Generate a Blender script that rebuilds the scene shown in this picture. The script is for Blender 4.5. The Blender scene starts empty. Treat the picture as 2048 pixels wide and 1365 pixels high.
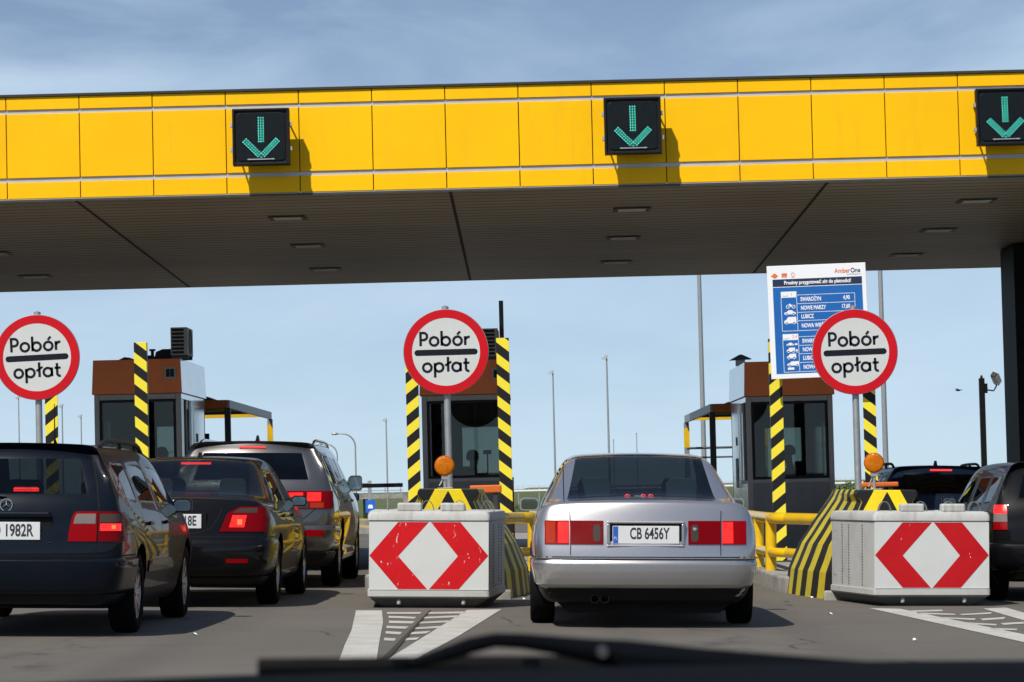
import bpy, bmesh, math, random
from mathutils import Vector, Matrix
from mathutils.bvhtree import BVHTree
R = math.radians
random.seed(7)
scene = bpy.context.scene
COL = scene.collection

# ------------------------------------------------------------------ camera
FPX = 6200.0                      # focal length in pixels of a 2048 px wide picture
CAMH = 1.16
ROLL, PITCH, YAW = R(1.40), math.atan(292.5/FPX), math.atan(26/FPX)
CAM = Vector((0, 0, CAMH))
_fw = Vector((-math.sin(YAW)*math.cos(PITCH), math.cos(YAW)*math.cos(PITCH), math.sin(PITCH)))
_r0 = Vector((math.cos(YAW), math.sin(YAW), 0))
_u0 = _r0.cross(_fw)
_r = _r0*math.cos(ROLL) - _u0*math.sin(ROLL)
_u = _u0*math.cos(ROLL) + _r0*math.sin(ROLL)
cam_data = bpy.data.cameras.new("camera")
cam = bpy.data.objects.new("camera", cam_data)
COL.objects.link(cam)
cam.matrix_world = Matrix(((_r.x, _u.x, -_fw.x, CAM.x), (_r.y, _u.y, -_fw.y, CAM.y), (_r.z, _u.z, -_fw.z, CAM.z), (0, 0, 0, 1)))
cam_data.sensor_width = 36.0
cam_data.lens = FPX/2048*36.0
cam_data.clip_start = 0.1
cam_data.clip_end = 12000
cam_data.dof.use_dof = True
cam_data.dof.focus_distance = 30.0
cam_data.dof.aperture_fstop = 40.0
scene.camera = cam

# ------------------------------------------------------------------ light
SUNDIR = Vector((0.42, 0.72, -1.0)).normalized()       # direction the light travels
world = bpy.data.worlds.new("World")
scene.world = world
world.use_nodes = True
wn = world.node_tree
bg = wn.nodes["Background"]
sky = wn.nodes.new("ShaderNodeTexSky")
sky.sky_type = 'NISHITA'
sky.sun_disc = False
sky.sun_elevation = math.asin(-SUNDIR.z)
sky.sun_rotation = math.atan2(-SUNDIR.x, -SUNDIR.y)
sky.air_density = 1.0
sky.dust_density = 0.6
sky.ozone_density = 2.4
tc = wn.nodes.new("ShaderNodeTexCoord")
mp = wn.nodes.new("ShaderNodeMapping"); mp.vector_type = 'VECTOR'
mp.inputs['Scale'].default_value = (5.0, 5.0, 17.0)
nz = wn.nodes.new("ShaderNodeTexNoise"); nz.inputs['Scale'].default_value = 1.5; nz.inputs['Detail'].default_value = 5; nz.inputs['Roughness'].default_value = 0.55
nz.inputs['Distortion'].default_value = 0.5
cr = wn.nodes.new("ShaderNodeValToRGB")
cr.color_ramp.elements[0].position = 0.36; cr.color_ramp.elements[0].color = (0, 0, 0, 1)
cr.color_ramp.elements[1].position = 0.78; cr.color_ramp.elements[1].color = (1, 1, 1, 1)
mx = wn.nodes.new("ShaderNodeMix"); mx.data_type = 'RGBA'
mx.inputs[7].default_value = (4.6, 5.8, 7.0, 1)
fac = wn.nodes.new("ShaderNodeMath"); fac.operation = 'MULTIPLY'; fac.inputs[1].default_value = 0.75
# the blue deepens quickly above the horizon: look the sky up a little higher than the true elevation
mp2 = wn.nodes.new("ShaderNodeMapping"); mp2.inputs['Scale'].default_value = (1, 1, 2.2); mp2.inputs['Location'].default_value = (0, 0, 0.07)
L = wn.links.new
L(tc.outputs['Generated'], mp.inputs['Vector']); L(mp.outputs[0], nz.inputs['Vector'])
L(tc.outputs['Generated'], mp2.inputs['Vector']); L(mp2.outputs[0], sky.inputs['Vector'])
L(nz.outputs['Fac'], cr.inputs['Fac']); L(cr.outputs['Color'], fac.inputs[0])
# pale haze low over the horizon, thinning out upwards
hz = wn.nodes.new("ShaderNodeMix"); hz.data_type = 'RGBA'; hz.inputs[7].default_value = (4.1, 5.15, 5.9, 1)
sz = wn.nodes.new("ShaderNodeSeparateXYZ"); mr = wn.nodes.new("ShaderNodeMapRange")
mr.inputs['From Min'].default_value = 0.0; mr.inputs['From Max'].default_value = .21; mr.inputs['To Min'].default_value = .72; mr.inputs['To Max'].default_value = 0.0
L(tc.outputs['Generated'], sz.inputs[0]); L(sz.outputs['Z'], mr.inputs['Value']); L(mr.outputs[0], hz.inputs[0]); L(sky.outputs['Color'], hz.inputs[6])
mr2 = wn.nodes.new("ShaderNodeMapRange"); mr2.inputs['From Min'].default_value = .175; mr2.inputs['From Max'].default_value = .222
mr2.inputs['To Min'].default_value = 1.0; mr2.inputs['To Max'].default_value = .10; L(sz.outputs['Z'], mr2.inputs['Value'])
fac2 = wn.nodes.new("ShaderNodeMath"); fac2.operation = 'MULTIPLY'; L(fac.outputs[0], fac2.inputs[0]); L(mr2.outputs[0], fac2.inputs[1])
L(fac2.outputs[0], mx.inputs[0]); L(hz.outputs[2], mx.inputs[6]); L(mx.outputs[2], bg.inputs['Color'])
bg.inputs['Strength'].default_value = 0.115
sun_data = bpy.data.lights.new("sun", 'SUN')
sun_data.energy = 4.5
sun_data.angle = R(0.5)
sun_data.color = (1.0, 0.955, 0.88)
sun = bpy.data.objects.new("sun", sun_data)
COL.objects.link(sun)
sun.rotation_euler = SUNDIR.to_track_quat('-Z', 'Y').to_euler()
sun.location = (-20, -40, 60)
vs = scene.view_settings
vs.view_transform = 'Standard'; vs.look = 'None'; vs.gamma = 1.0; vs.exposure = 0.22; vs.use_curve_mapping = False
scene.cycles.use_denoising = True
scene.cycles.max_bounces = 8
scene.cycles.transparent_max_bounces = 12
scene.cycles.caustics_reflective = False
scene.cycles.caustics_refractive = False

# ------------------------------------------------------------------ where things stand
KS = 0.027                         # cross fall of the carriageway, falling to the right
def g(x): return -KS*x
TILT = math.atan(KS)
def ray(px, py):
    return (_fw*FPX + _r*(px-1024) + _u*(682.5-py)).normalized()
def P(px, py, Y):
    "point at forward distance Y that the survey of the picture gives"
    d = ray(px, py); return CAM + d*(Y/d.y)
def G(px, py, h=0.0):
    "point of the carriageway"
    d = ray(px, py)
    t = (h - CAM.z - KS*CAM.x)/(d.z + KS*d.x)
    return CAM + d*t

# ------------------------------------------------------------------ materials
def nodes_of(name):
    m = bpy.data.materials.new(name); m.use_nodes = True
    nt = m.node_tree
    return m, nt, nt.nodes["Principled BSDF"]
def rgb(c): return (c[0], c[1], c[2], 1)
def mathn(nt, op, a, b=None, c=None):
    n = nt.nodes.new("ShaderNodeMath"); n.operation = op
    for i, v in enumerate((a, b, c)):
        if v is None: continue
        if isinstance(v, (int, float)): n.inputs[i].default_value = v
        else: nt.links.new(v, n.inputs[i])
    return n.outputs[0]
def coords(nt):
    t = nt.nodes.new("ShaderNodeTexCoord"); return t.outputs['Object']
def noise(nt, scale, detail=4, rough=.6, vec=None, vscale=None):
    n = nt.nodes.new("ShaderNodeTexNoise"); n.inputs['Scale'].default_value = scale
    n.inputs['Detail'].default_value = detail; n.inputs['Roughness'].default_value = rough
    v = vec or coords(nt)
    if vscale:
        m = nt.nodes.new("ShaderNodeMapping"); m.inputs['Scale'].default_value = vscale
        nt.links.new(v, m.inputs['Vector']); v = m.outputs[0]
    nt.links.new(v, n.inputs['Vector'])
    return n.outputs['Fac']
def ramp(nt, f, p0, p1, c0=(0, 0, 0), c1=(1, 1, 1)):
    r = nt.nodes.new("ShaderNodeValToRGB")
    r.color_ramp.elements[0].position = p0; r.color_ramp.elements[1].position = p1
    r.color_ramp.elements[0].color = rgb(c0); r.color_ramp.elements[1].color = rgb(c1)
    nt.links.new(f, r.inputs['Fac']); return r.outputs['Color']
def mixc(nt, f, a, b):
    n = nt.nodes.new("ShaderNodeMix"); n.data_type = 'RGBA'
    for i, v in ((0, f), (6, a), (7, b)):
        if isinstance(v, (int, float)): n.inputs[i].default_value = v
        elif isinstance(v, tuple): n.inputs[i].default_value = rgb(v)
        else: nt.links.new(v, n.inputs[i])
    return n.outputs[2]
def bumpn(nt, bsdf, h, strength=.3, dist=.01):
    b = nt.nodes.new("ShaderNodeBump"); b.inputs['Strength'].default_value = strength; b.inputs['Distance'].default_value = dist
    nt.links.new(h, b.inputs['Height']); nt.links.new(b.outputs[0], bsdf.inputs['Normal'])
def pm(name, col, rough=.6, metal=0.0, var=.15, scale=6.0, bump=0.0, coat=0.0, dirt=None, dirt_amt=.5, dirt_scale=3.0, spec=None):
    m, nt, b = nodes_of(name)
    f = noise(nt, scale)
    lo = tuple(c*(1-var) for c in col); hi = tuple(min(1, c*(1+var)) for c in col)
    c = ramp(nt, f, .3, .7, lo, hi)
    if dirt:
        d = noise(nt, dirt_scale, 6, .7)
        k = ramp(nt, d, .5, .72, (0, 0, 0), (dirt_amt,)*3)
        c = mixc(nt, k, c, dirt)
    nt.links.new(c, b.inputs['Base Color'])
    b.inputs['Roughness'].default_value = rough; b.inputs['Metallic'].default_value = metal
    if coat:
        b.inputs['Coat Weight'].default_value = coat; b.inputs['Coat Roughness'].default_value = .03
    if spec is not None: b.inputs['Specular IOR Level'].default_value = spec
    if bump: bumpn(nt, b, noise(nt, scale*6), bump)
    return m
def emit(name, col, strength, base=(.02, .02, .02)):
    m, nt, b = nodes_of(name)
    b.inputs['Base Color'].default_value = rgb(base); b.inputs['Emission Color'].default_value = rgb(col)
    b.inputs['Emission Strength'].default_value = strength; b.inputs['Roughness'].default_value = .25
    return m
def glass(name, tint, gloss=1.0):
    m, nt, b = nodes_of(name); nt.nodes.remove(b)
    out = nt.nodes["Material Output"]
    tr = nt.nodes.new("ShaderNodeBsdfTransparent"); tr.inputs[0].default_value = rgb(tint)
    gl = nt.nodes.new("ShaderNodeBsdfGlossy"); gl.inputs['Roughness'].default_value = .01
    fr = nt.nodes.new("ShaderNodeFresnel"); fr.inputs['IOR'].default_value = 1.5
    mix = nt.nodes.new("ShaderNodeMixShader")
    nt.links.new(mathn(nt, 'MULTIPLY', fr.outputs[0], gloss), mix.inputs[0])
    nt.links.new(tr.outputs[0], mix.inputs[1]); nt.links.new(gl.outputs[0], mix.inputs[2]); nt.links.new(mix.outputs[0], out.inputs['Surface'])
    return m
def lens(name, col, rough=.08, ribs=70.0):
    "coloured lamp lens with fine moulded ribs"
    m, nt, b = nodes_of(name)
    b.inputs['Base Color'].default_value = rgb(col); b.inputs['Roughness'].default_value = .25
    b.inputs['Specular IOR Level'].default_value = .02
    b.inputs['Coat Weight'].default_value = .16; b.inputs['Coat Roughness'].default_value = .02
    w = nt.nodes.new("ShaderNodeTexWave"); w.bands_direction = 'Z'; w.inputs['Scale'].default_value = ribs
    nt.links.new(coords(nt), w.inputs['Vector'])
    bumpn(nt, b, w.outputs['Fac'], .25, .004)
    return m
def paint(name, col, metal=0.0, rough=.35, dust=.06):
    m, nt, b = nodes_of(name)
    f = noise(nt, 220, 2)
    flake = ramp(nt, f, .35, .65, tuple(c*.9 for c in col), tuple(min(1, c*1.1) for c in col))
    d = ramp(nt, noise(nt, 2.2, 6, .7), .45, .8, (0, 0, 0), (dust,)*3)
    c = mixc(nt, d, flake, (.30, .27, .22))
    geo = nt.nodes.new("ShaderNodeNewGeometry")
    c = mixc(nt, geo.outputs['Backfacing'], c, (.012, .012, .013))      # inner side: dark cabin lining
    nt.links.new(c, b.inputs['Base Color'])
    b.inputs['Metallic'].default_value = metal; b.inputs['Roughness'].default_value = rough
    if metal < .2: b.inputs['Specular IOR Level'].default_value = .05
    b.inputs['Coat Weight'].default_value = .38 if metal < .2 else .9; b.inputs['Coat Roughness'].default_value = .015
    return m
def stripes(name, ax, slope, period, off=0.0, a=(.62, .50, .03), bcol=(.018, .018, .018), absx=False, duty=.5, rough=.45, axis='Z', dirt=.2, wob=0.0):
    "two-colour slanted stripes along an axis of the object"
    m, nt, b = nodes_of(name)
    sp = nt.nodes.new("ShaderNodeSeparateXYZ"); nt.links.new(coords(nt), sp.inputs[0])
    main = sp.outputs[axis]; cross = sp.outputs[ax]
    if absx: cross = mathn(nt, 'ABSOLUTE', cross)
    v = mathn(nt, 'ADD', main, mathn(nt, 'MULTIPLY', cross, slope))
    v = mathn(nt, 'ADD', mathn(nt, 'DIVIDE', v, period), off)
    if wob: v = mathn(nt, 'ADD', v, mathn(nt, 'MULTIPLY', noise(nt, 3), wob))
    fr = mathn(nt, 'FRACT', v)
    k = mathn(nt, 'GREATER_THAN', fr, duty)
    ca = mixc(nt, ramp(nt, noise(nt, 5, 6, .7), .45, .75, (0, 0, 0), (dirt,)*3), a, (.22, .18, .08))
    c = mixc(nt, k, ca, bcol)
    nt.links.new(c, b.inputs['Base Color']); b.inputs['Roughness'].default_value = rough; b.inputs['Specular IOR Level'].default_value = .2
    return m

M = {}
M['old_steel'] = pm('weathered_steel', (.16, .155, .14), .6, .3, .25, 14)
M['steel'] = pm('galvanised_steel', (.36, .37, .37), .5, .6, .12, 14)
M['column'] = pm('column_dark', (.010, .010, .012), .6, 0, .2, 3, spec=.1)
M['dark_steel'] = pm('dark_steel', (.05, .05, .05), .5, .3, .2, 9)
M['black'] = pm('black_plastic', (.008, .008, .009), .5, 0, .2, 12, spec=.18)
M['rubber'] = pm('rubber', (.008, .008, .008), .85, 0, .25, 20, spec=.06)
M['lettering'] = pm('sign_black', (.009, .012, .017), .5, 0, .1, 8, spec=.15)
M['white_sign'] = pm('sign_white', (.56, .57, .55), .45, 0, .03, 4, dirt=(.45, .43, .38), dirt_amt=.25, spec=.25)
M['red_sign'] = pm('sign_red', (.52, .005, .012), .45, 0, .06, 4, spec=.2)
M['white'] = pm('white_paint', (.78, .78, .77), .5, 0, .04, 5)
M['grey_back'] = pm('sign_back_grey', (.25, .26, .27), .5, .3)
M['fascia'] = pm('fascia_yellow', (.90, .50, .001), .5, .0, .03, .7, dirt=(.80, .40, .002), dirt_amt=.35, dirt_scale=1.3, spec=.15)
def fascia_mat():
    m, nt, b = nodes_of('fascia_yellow')
    c = ramp(nt, noise(nt, .7, 3), .3, .7, (.87, .475, .001), (.93, .52, .001))
    sp = nt.nodes.new("ShaderNodeSeparateXYZ"); nt.links.new(coords(nt), sp.inputs[0])
    cell = mathn(nt, 'FLOOR', mathn(nt, 'DIVIDE', sp.outputs['X'], .9535))
    wn_ = nt.nodes.new("ShaderNodeTexWhiteNoise"); wn_.noise_dimensions = '1D'; nt.links.new(cell, wn_.inputs['W'])
    c = mixc(nt, mathn(nt, 'MULTIPLY', wn_.outputs['Value'], .16), c, (.80, .40, .004))
    st = noise(nt, 5, 5, .7, vscale=(1, 1, .09))
    c = mixc(nt, ramp(nt, st, .55, .78, (0, 0, 0), (.30,)*3), c, (.62, .33, .02))
    nt.links.new(c, b.inputs['Base Color']); b.inputs['Roughness'].default_value = .5; b.inputs['Specular IOR Level'].default_value = .15
    bumpn(nt, b, noise(nt, 1.6, 2), .12, .05)
    return m
M['fascia'] = fascia_mat()
M['joint'] = pm('joint_dark', (.03, .025, .015), .8)
M['strip_grey'] = pm('strip_grey', (.48, .48, .46), .4, .2, .08, 3)
M['concrete'] = pm('concrete', (.27, .255, .225), .85, 0, .25, 4, bump=.3, dirt=(.10, .09, .08), dirt_amt=.6, dirt_scale=1.2)
M['yellow_pipe'] = pm('yellow_enamel', (.72, .44, .006), .3, 0, .08, 4, coat=.4, dirt=(.30, .20, .05), dirt_amt=.5, dirt_scale=2.5)
M['bwhite'] = pm('block_white', (.45, .45, .43), .55, 0, .08, 3, dirt=(.24, .22, .19), dirt_amt=.6, dirt_scale=2.2, bump=.1, spec=.2)
def block_mat():
    m, nt, b = nodes_of('block_white')
    c = ramp(nt, noise(nt, 3), .3, .7, (.43, .43, .41), (.48, .48, .455))
    c = mixc(nt, ramp(nt, noise(nt, 2.4, 6, .7), .5, .72, (0, 0, 0), (.5,)*3), c, (.25, .225, .19))
    rub = mathn(nt, 'MULTIPLY', ramp(nt, noise(nt, 3.5, 5, .7, vscale=(.35, .35, 4.5)), .60, .66), ramp(nt, noise(nt, 1.3, 2), .45, .6))
    c = mixc(nt, mathn(nt, 'MULTIPLY', rub, .6), c, (.06, .055, .05))
    sp = nt.nodes.new("ShaderNodeSeparateXYZ"); nt.links.new(coords(nt), sp.inputs[0])
    drip = mathn(nt, 'MULTIPLY', ramp(nt, noise(nt, 16, 4, .6, vscale=(1, 1, .06)), .55, .72), ramp(nt, sp.outputs['Z'], .55, .93))
    c = mixc(nt, mathn(nt, 'MULTIPLY', drip, .45), c, (.20, .17, .13))
    nt.links.new(c, b.inputs['Base Color']); b.inputs['Roughness'].default_value = .55; b.inputs['Specular IOR Level'].default_value = .2
    bumpn(nt, b, noise(nt, 9, 4), .15)
    return m
M['bwhite'] = block_mat()
M['bskirt'] = pm('block_skirt', (.10, .105, .105), .7, 0, .2, 4, bump=.2)
def amber_mat():
    m, nt, b = nodes_of('amber_lens')
    sp = nt.nodes.new("ShaderNodeSeparateXYZ"); nt.links.new(coords(nt), sp.inputs[0])
    w = nt.nodes.new("ShaderNodeTexVoronoi"); w.inputs['Scale'].default_value = 70; nt.links.new(coords(nt), w.inputs['Vector'])
    c = ramp(nt, noise(nt, 22, 3), .35, .7, (.44, .105, .001), (.56, .165, .002))
    nt.links.new(c, b.inputs['Base Color']); b.inputs['Roughness'].default_value = .25; b.inputs['Specular IOR Level'].default_value = .2
    bumpn(nt, b, w.outputs['Distance'], .5, .006)
    return m
M['amber'] = amber_mat()
M['orange'] = pm('orange_board', (.62, .12, .008), .5, 0, .1, 6, dirt=(.3, .1, .02), dirt_amt=.4)
M['roof_brown'] = pm('booth_brown', (.72, .165, .018), .5, 0, .12, 1.5, dirt=(.45, .11, .02), dirt_amt=.5, dirt_scale=1.5)
M['booth_frame'] = pm('booth_frame', (.32, .29, .25), .5, .0, .12, 6, dirt=(.10, .09, .07), dirt_amt=.4)
M['booth_panel'] = pm('booth_panel', (.19, .185, .175), .6, .0, .1, 5)
M['booth_side'] = pm('booth_side', (.80, .83, .86), .16, .55, .08, 2, dirt=(.3, .3, .3), dirt_amt=.4)
M['booth_glass'] = glass('booth_glass', (.55, .60, .58), .9)
M['blind'] = pm('roller_blind', (.035, .037, .035), .8)
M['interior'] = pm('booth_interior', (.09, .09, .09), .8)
M['car_glass'] = glass('car_glass', (.50, .56, .55), .9)
M['car_glass_dark'] = glass('car_glass_dark', (.16, .19, .20), .9)
M['seal'] = pm('window_seal', (.005, .005, .005), .6, spec=.15)
M['chrome'] = pm('chrome', (.75, .75, .76), .12, 1.0, .04, 9)
M['rim'] = pm('alloy', (.42, .42, .42), .3, .9, .15, 12, dirt=(.1, .09, .08), dirt_amt=.5, dirt_scale=9)
M['mirror'] = pm('mirror_glass', (.30, .34, .34), .02, 1.0, .01)
M['seat'] = pm('seat_cloth', (.022, .027, .029), .8)
M['seat_teal'] = pm('seat_leather', (.03, .05, .055), .6)
M['red_lens'] = lens('red_lens', (.24, .001, .003))
M['red_dark'] = lens('red_lens_dark', (.15, .001, .003))
M['smoke_lens'] = lens('smoke_lens', (.055, .042, .036))
M['clear_lens'] = lens('clear_lens', (.17, .145, .135))
M['amber_turn'] = lens('amber_turn', (.34, .028, .008))
M['brake_flat'] = emit('brake_lit', (1.0, .018, .012), .85, (.25, .004, .004))
def brake_mat():
    m, nt, b = nodes_of('brake_lit')
    b.inputs['Base Color'].default_value = (.25, .004, .004, 1); b.inputs['Roughness'].default_value = .2
    b.inputs['Emission Color'].default_value = (1.0, .018, .012, 1)
    w = nt.nodes.new("ShaderNodeTexWave"); w.bands_direction = 'Z'; w.inputs['Scale'].default_value = 22; nt.links.new(coords(nt), w.inputs['Vector'])
    s_ = mathn(nt, 'MULTIPLY', mathn(nt, 'ADD', w.outputs['Fac'], .35), mathn(nt, 'ADD', noise(nt, 16, 2), .25))
    nt.links.new(mathn(nt, 'MULTIPLY', s_, 2.1), b.inputs['Emission Strength'])
    return m
M['brake'] = brake_mat()
M['brake_hot'] = emit('brake_hot', (1.0, .10, .03), 2.2, (.4, .02, .01))
M['led_red'] = emit('brake_led', (1.0, .035, .03), 1.5, (.3, .01, .01))
M['plate'] = pm('plate_white', (.60, .61, .60), .4, 0, .03)
M['plate_text'] = pm('plate_black', (.02, .022, .03), .5)
M['plate_blue'] = pm('plate_blue', (.02, .10, .42), .4)
M['led_green'] = emit('led_green', (.10, .95, .76), 4.0, (.02, .2, .15))
M['led_screen'] = pm('signal_screen', (.005, .008, .009), .4, 0, .2, 20, spec=.15)
M['board_blue'] = pm('board_blue', (.006, .115, .40), .45, 0, .05, 3)
M['board_navy'] = pm('board_navy', (.012, .022, .065), .45, 0, .05, 3)
M['board_white'] = pm('board_white', (.80, .81, .83), .45, 0, .02, 3)
M['board_orange'] = pm('board_orange', (.75, .16, .02), .5, 0, .05, 3)
M['board_grey'] = pm('board_grey', (.30, .31, .38), .5, 0, .05, 3)
M['skin'] = pm('skin', (.38, .21, .15), .6, 0, .08, 6)
M['cloth_dark'] = pm('cloth_dark', (.025, .027, .032), .9, 0, .2, 12)
M['cloth_blue'] = pm('cloth_blue', (.05, .07, .12), .9, 0, .2, 12)
M['hair'] = pm('hair', (.025, .018, .014), .7, 0, .3, 40)
M['dash'] = pm('dashboard', (.0035, .0045, .006), .9, 0, .2, 30, spec=.03)
M['green_panel'] = pm('green_panel', (.005, .20, .15), .5)
M['blue_sign'] = pm('blue_sign', (.01, .13, .55), .5)
M['marking'] = None
for nm in ('post_left', 'post_right'):
    M[nm] = stripes(nm, 'X', -.80 if nm == 'post_left' else .80, .283, a=(.82, .68, .045), bcol=(.014, .014, .015), dirt=.08)
M['nose_side'] = stripes('nose_side', 'Z', .12, .50, off=.2, a=(.50, .40, .02), bcol=(.013, .013, .013), axis='Y', dirt=.45, wob=.06)
M['nose_front'] = stripes('nose_front', 'X', 1.9, .64, off=.22, a=(.80, .60, .01), bcol=(.013, .013, .013), absx=True, duty=.42, dirt=.35, wob=.05)

def build_soffit_mat():
    m, nt, b = nodes_of('soffit_slats')
    sp = nt.nodes.new("ShaderNodeSeparateXYZ"); nt.links.new(coords(nt), sp.inputs[0])
    fr = mathn(nt, 'FRACT', mathn(nt, 'DIVIDE', sp.outputs['Y'], .36))
    edge = mathn(nt, 'LESS_THAN', fr, .22)
    c = ramp(nt, noise(nt, .5, 4, .6, vscale=(.3, 1, 1)), .35, .7, (.36, .305, .22), (.50, .43, .32))
    c = mixc(nt, edge, c, (.12, .10, .075))
    nt.links.new(c, b.inputs['Base Color']); b.inputs['Roughness'].default_value = .5
    bumpn(nt, b, mathn(nt, 'SUBTRACT', 1.0, edge), .5, .02)
    return m
M['soffit'] = build_soffit_mat()

def build_asphalt():
    m, nt, b = nodes_of('asphalt')
    big = noise(nt, .35, 5, .65)
    fine = noise(nt, 55, 3, .7)
    c = ramp(nt, big, .3, .7, (.084, .073, .057), (.112, .099, .079))
    c = mixc(nt, ramp(nt, fine, .35, .7, (0, 0, 0), (.5,)*3), c, (.130, .116, .095))
    v = nt.nodes.new("ShaderNodeTexVoronoi"); v.inputs['Scale'].default_value = 4.5
    nt.links.new(coords(nt), v.inputs['Vector'])
    c = mixc(nt, mathn(nt, 'LESS_THAN', v.outputs['Distance'], .035), c, (.03, .028, .026))
    st = noise(nt, .9, 6, .7, vscale=(1.0, .25, 1))
    c = mixc(nt, ramp(nt, st, .55, .75, (0, 0, 0), (.4,)*3), c, (.06, .056, .052))
    sx_ = nt.nodes.new("ShaderNodeSeparateXYZ"); nt.links.new(coords(nt), sx_.inputs[0])
    # rubber worn into two tracks per lane and drips between them
    u = mathn(nt, 'SUBTRACT', mathn(nt, 'FRACT', mathn(nt, 'DIVIDE', mathn(nt, 'SUBTRACT', sx_.outputs['X'], -.93), 4.8)), .5)
    tr = mathn(nt, 'ABSOLUTE', mathn(nt, 'SUBTRACT', mathn(nt, 'ABSOLUTE', u), .155))
    k1 = mathn(nt, 'MULTIPLY', ramp(nt, tr, .02, .07, (1, 1, 1), (0, 0, 0)), ramp(nt, noise(nt, .8, 4, .6, vscale=(1, .12, 1)), .3, .7, (.05,)*3, (.45,)*3))
    c = mixc(nt, k1, c, (.050, .045, .040))
    k2 = mathn(nt, 'MULTIPLY', ramp(nt, mathn(nt, 'ABSOLUTE', u), .02, .08, (1, 1, 1), (0, 0, 0)), ramp(nt, noise(nt, 2.2, 5, .75, vscale=(1, .4, 1)), .5, .68))
    c = mixc(nt, mathn(nt, 'MULTIPLY', k2, .75), c, (.026, .023, .021))
    # fine wandering cracks
    vc = nt.nodes.new("ShaderNodeTexVoronoi"); vc.feature = 'DISTANCE_TO_EDGE'; vc.inputs['Scale'].default_value = .42
    wob = nt.nodes.new("ShaderNodeMix"); wob.data_type = 'RGBA'; wob.inputs[0].default_value = .12
    nn = nt.nodes.new("ShaderNodeTexNoise"); nn.inputs['Scale'].default_value = 3.0; nt.links.new(coords(nt), nn.inputs['Vector'])
    nt.links.new(coords(nt), wob.inputs[6]); nt.links.new(nn.outputs['Color'], wob.inputs[7]); nt.links.new(wob.outputs[2], vc.inputs['Vector'])
    ck = mathn(nt, 'MULTIPLY', mathn(nt, 'LESS_THAN', vc.outputs['Distance'], .006), ramp(nt, noise(nt, .5, 3), .45, .55))
    c = mixc(nt, mathn(nt, 'MULTIPLY', ck, .7), c, (.022, .020, .018))
    nt.links.new(c, b.inputs['Base Color']); b.inputs['Roughness'].default_value = .85
    bumpn(nt, b, fine, .5, .01)
    return m
M['asphalt'] = build_asphalt()
def build_marking():
    m, nt, b = nodes_of('road_paint')
    w = noise(nt, 9, 8, .75, vscale=(.6, 1.6, 1))
    c = ramp(nt, noise(nt, 3, 5), .3, .7, (.36, .345, .30), (.48, .465, .41))
    c = mixc(nt, ramp(nt, w, .60, .66), c, (.10, .095, .088))
    nt.links.new(c, b.inputs['Base Color']); b.inputs['Roughness'].default_value = .8
    return m
M['marking'] = build_marking()
def build_grass_mat():
    m, nt, b = nodes_of('meadow')
    c = ramp(nt, noise(nt, .06, 6, .7), .35, .68, (.055, .085, .018), (.13, .13, .045))
    c = mixc(nt, ramp(nt, noise(nt, 1.2, 5, .7), .4, .7, (0, 0, 0), (.6,)*3), c, (.035, .075, .014))
    nt.links.new(c, b.inputs['Base Color']); b.inputs['Roughness'].default_value = .95
    bumpn(nt, b, noise(nt, 2.5, 6, .8), .8, .3)
    return m
M['meadow'] = build_grass_mat()
def build_chevron_mat(nm, a, lo):
    m, nt, b = nodes_of(nm)
    s1 = noise(nt, 5.5, 4, .7); s2 = noise(nt, 34, 3, .6, vscale=(1.0, 1, .45))
    k = mathn(nt, 'MULTIPLY', ramp(nt, s1, a-.10, a-.02), ramp(nt, s2, .63, .66))
    c = ramp(nt, noise(nt, 3), .3, .7, (.50*lo, .006, .010), (.58*lo, .010, .014))
    c = mixc(nt, k, c, (.62, .58, .56))
    nt.links.new(c, b.inputs['Base Color']); b.inputs['Roughness'].default_value = .42; b.inputs['Specular IOR Level'].default_value = .2
    return m
M['chevron_worn'] = build_chevron_mat('chevron_red_worn', .615, 1.0)
M['chevron_clean'] = build_chevron_mat('chevron_red', .70, .85)
M['foliage'] = pm('foliage', (.055, .095, .022), .8, 0, .45, 1.3)

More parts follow.
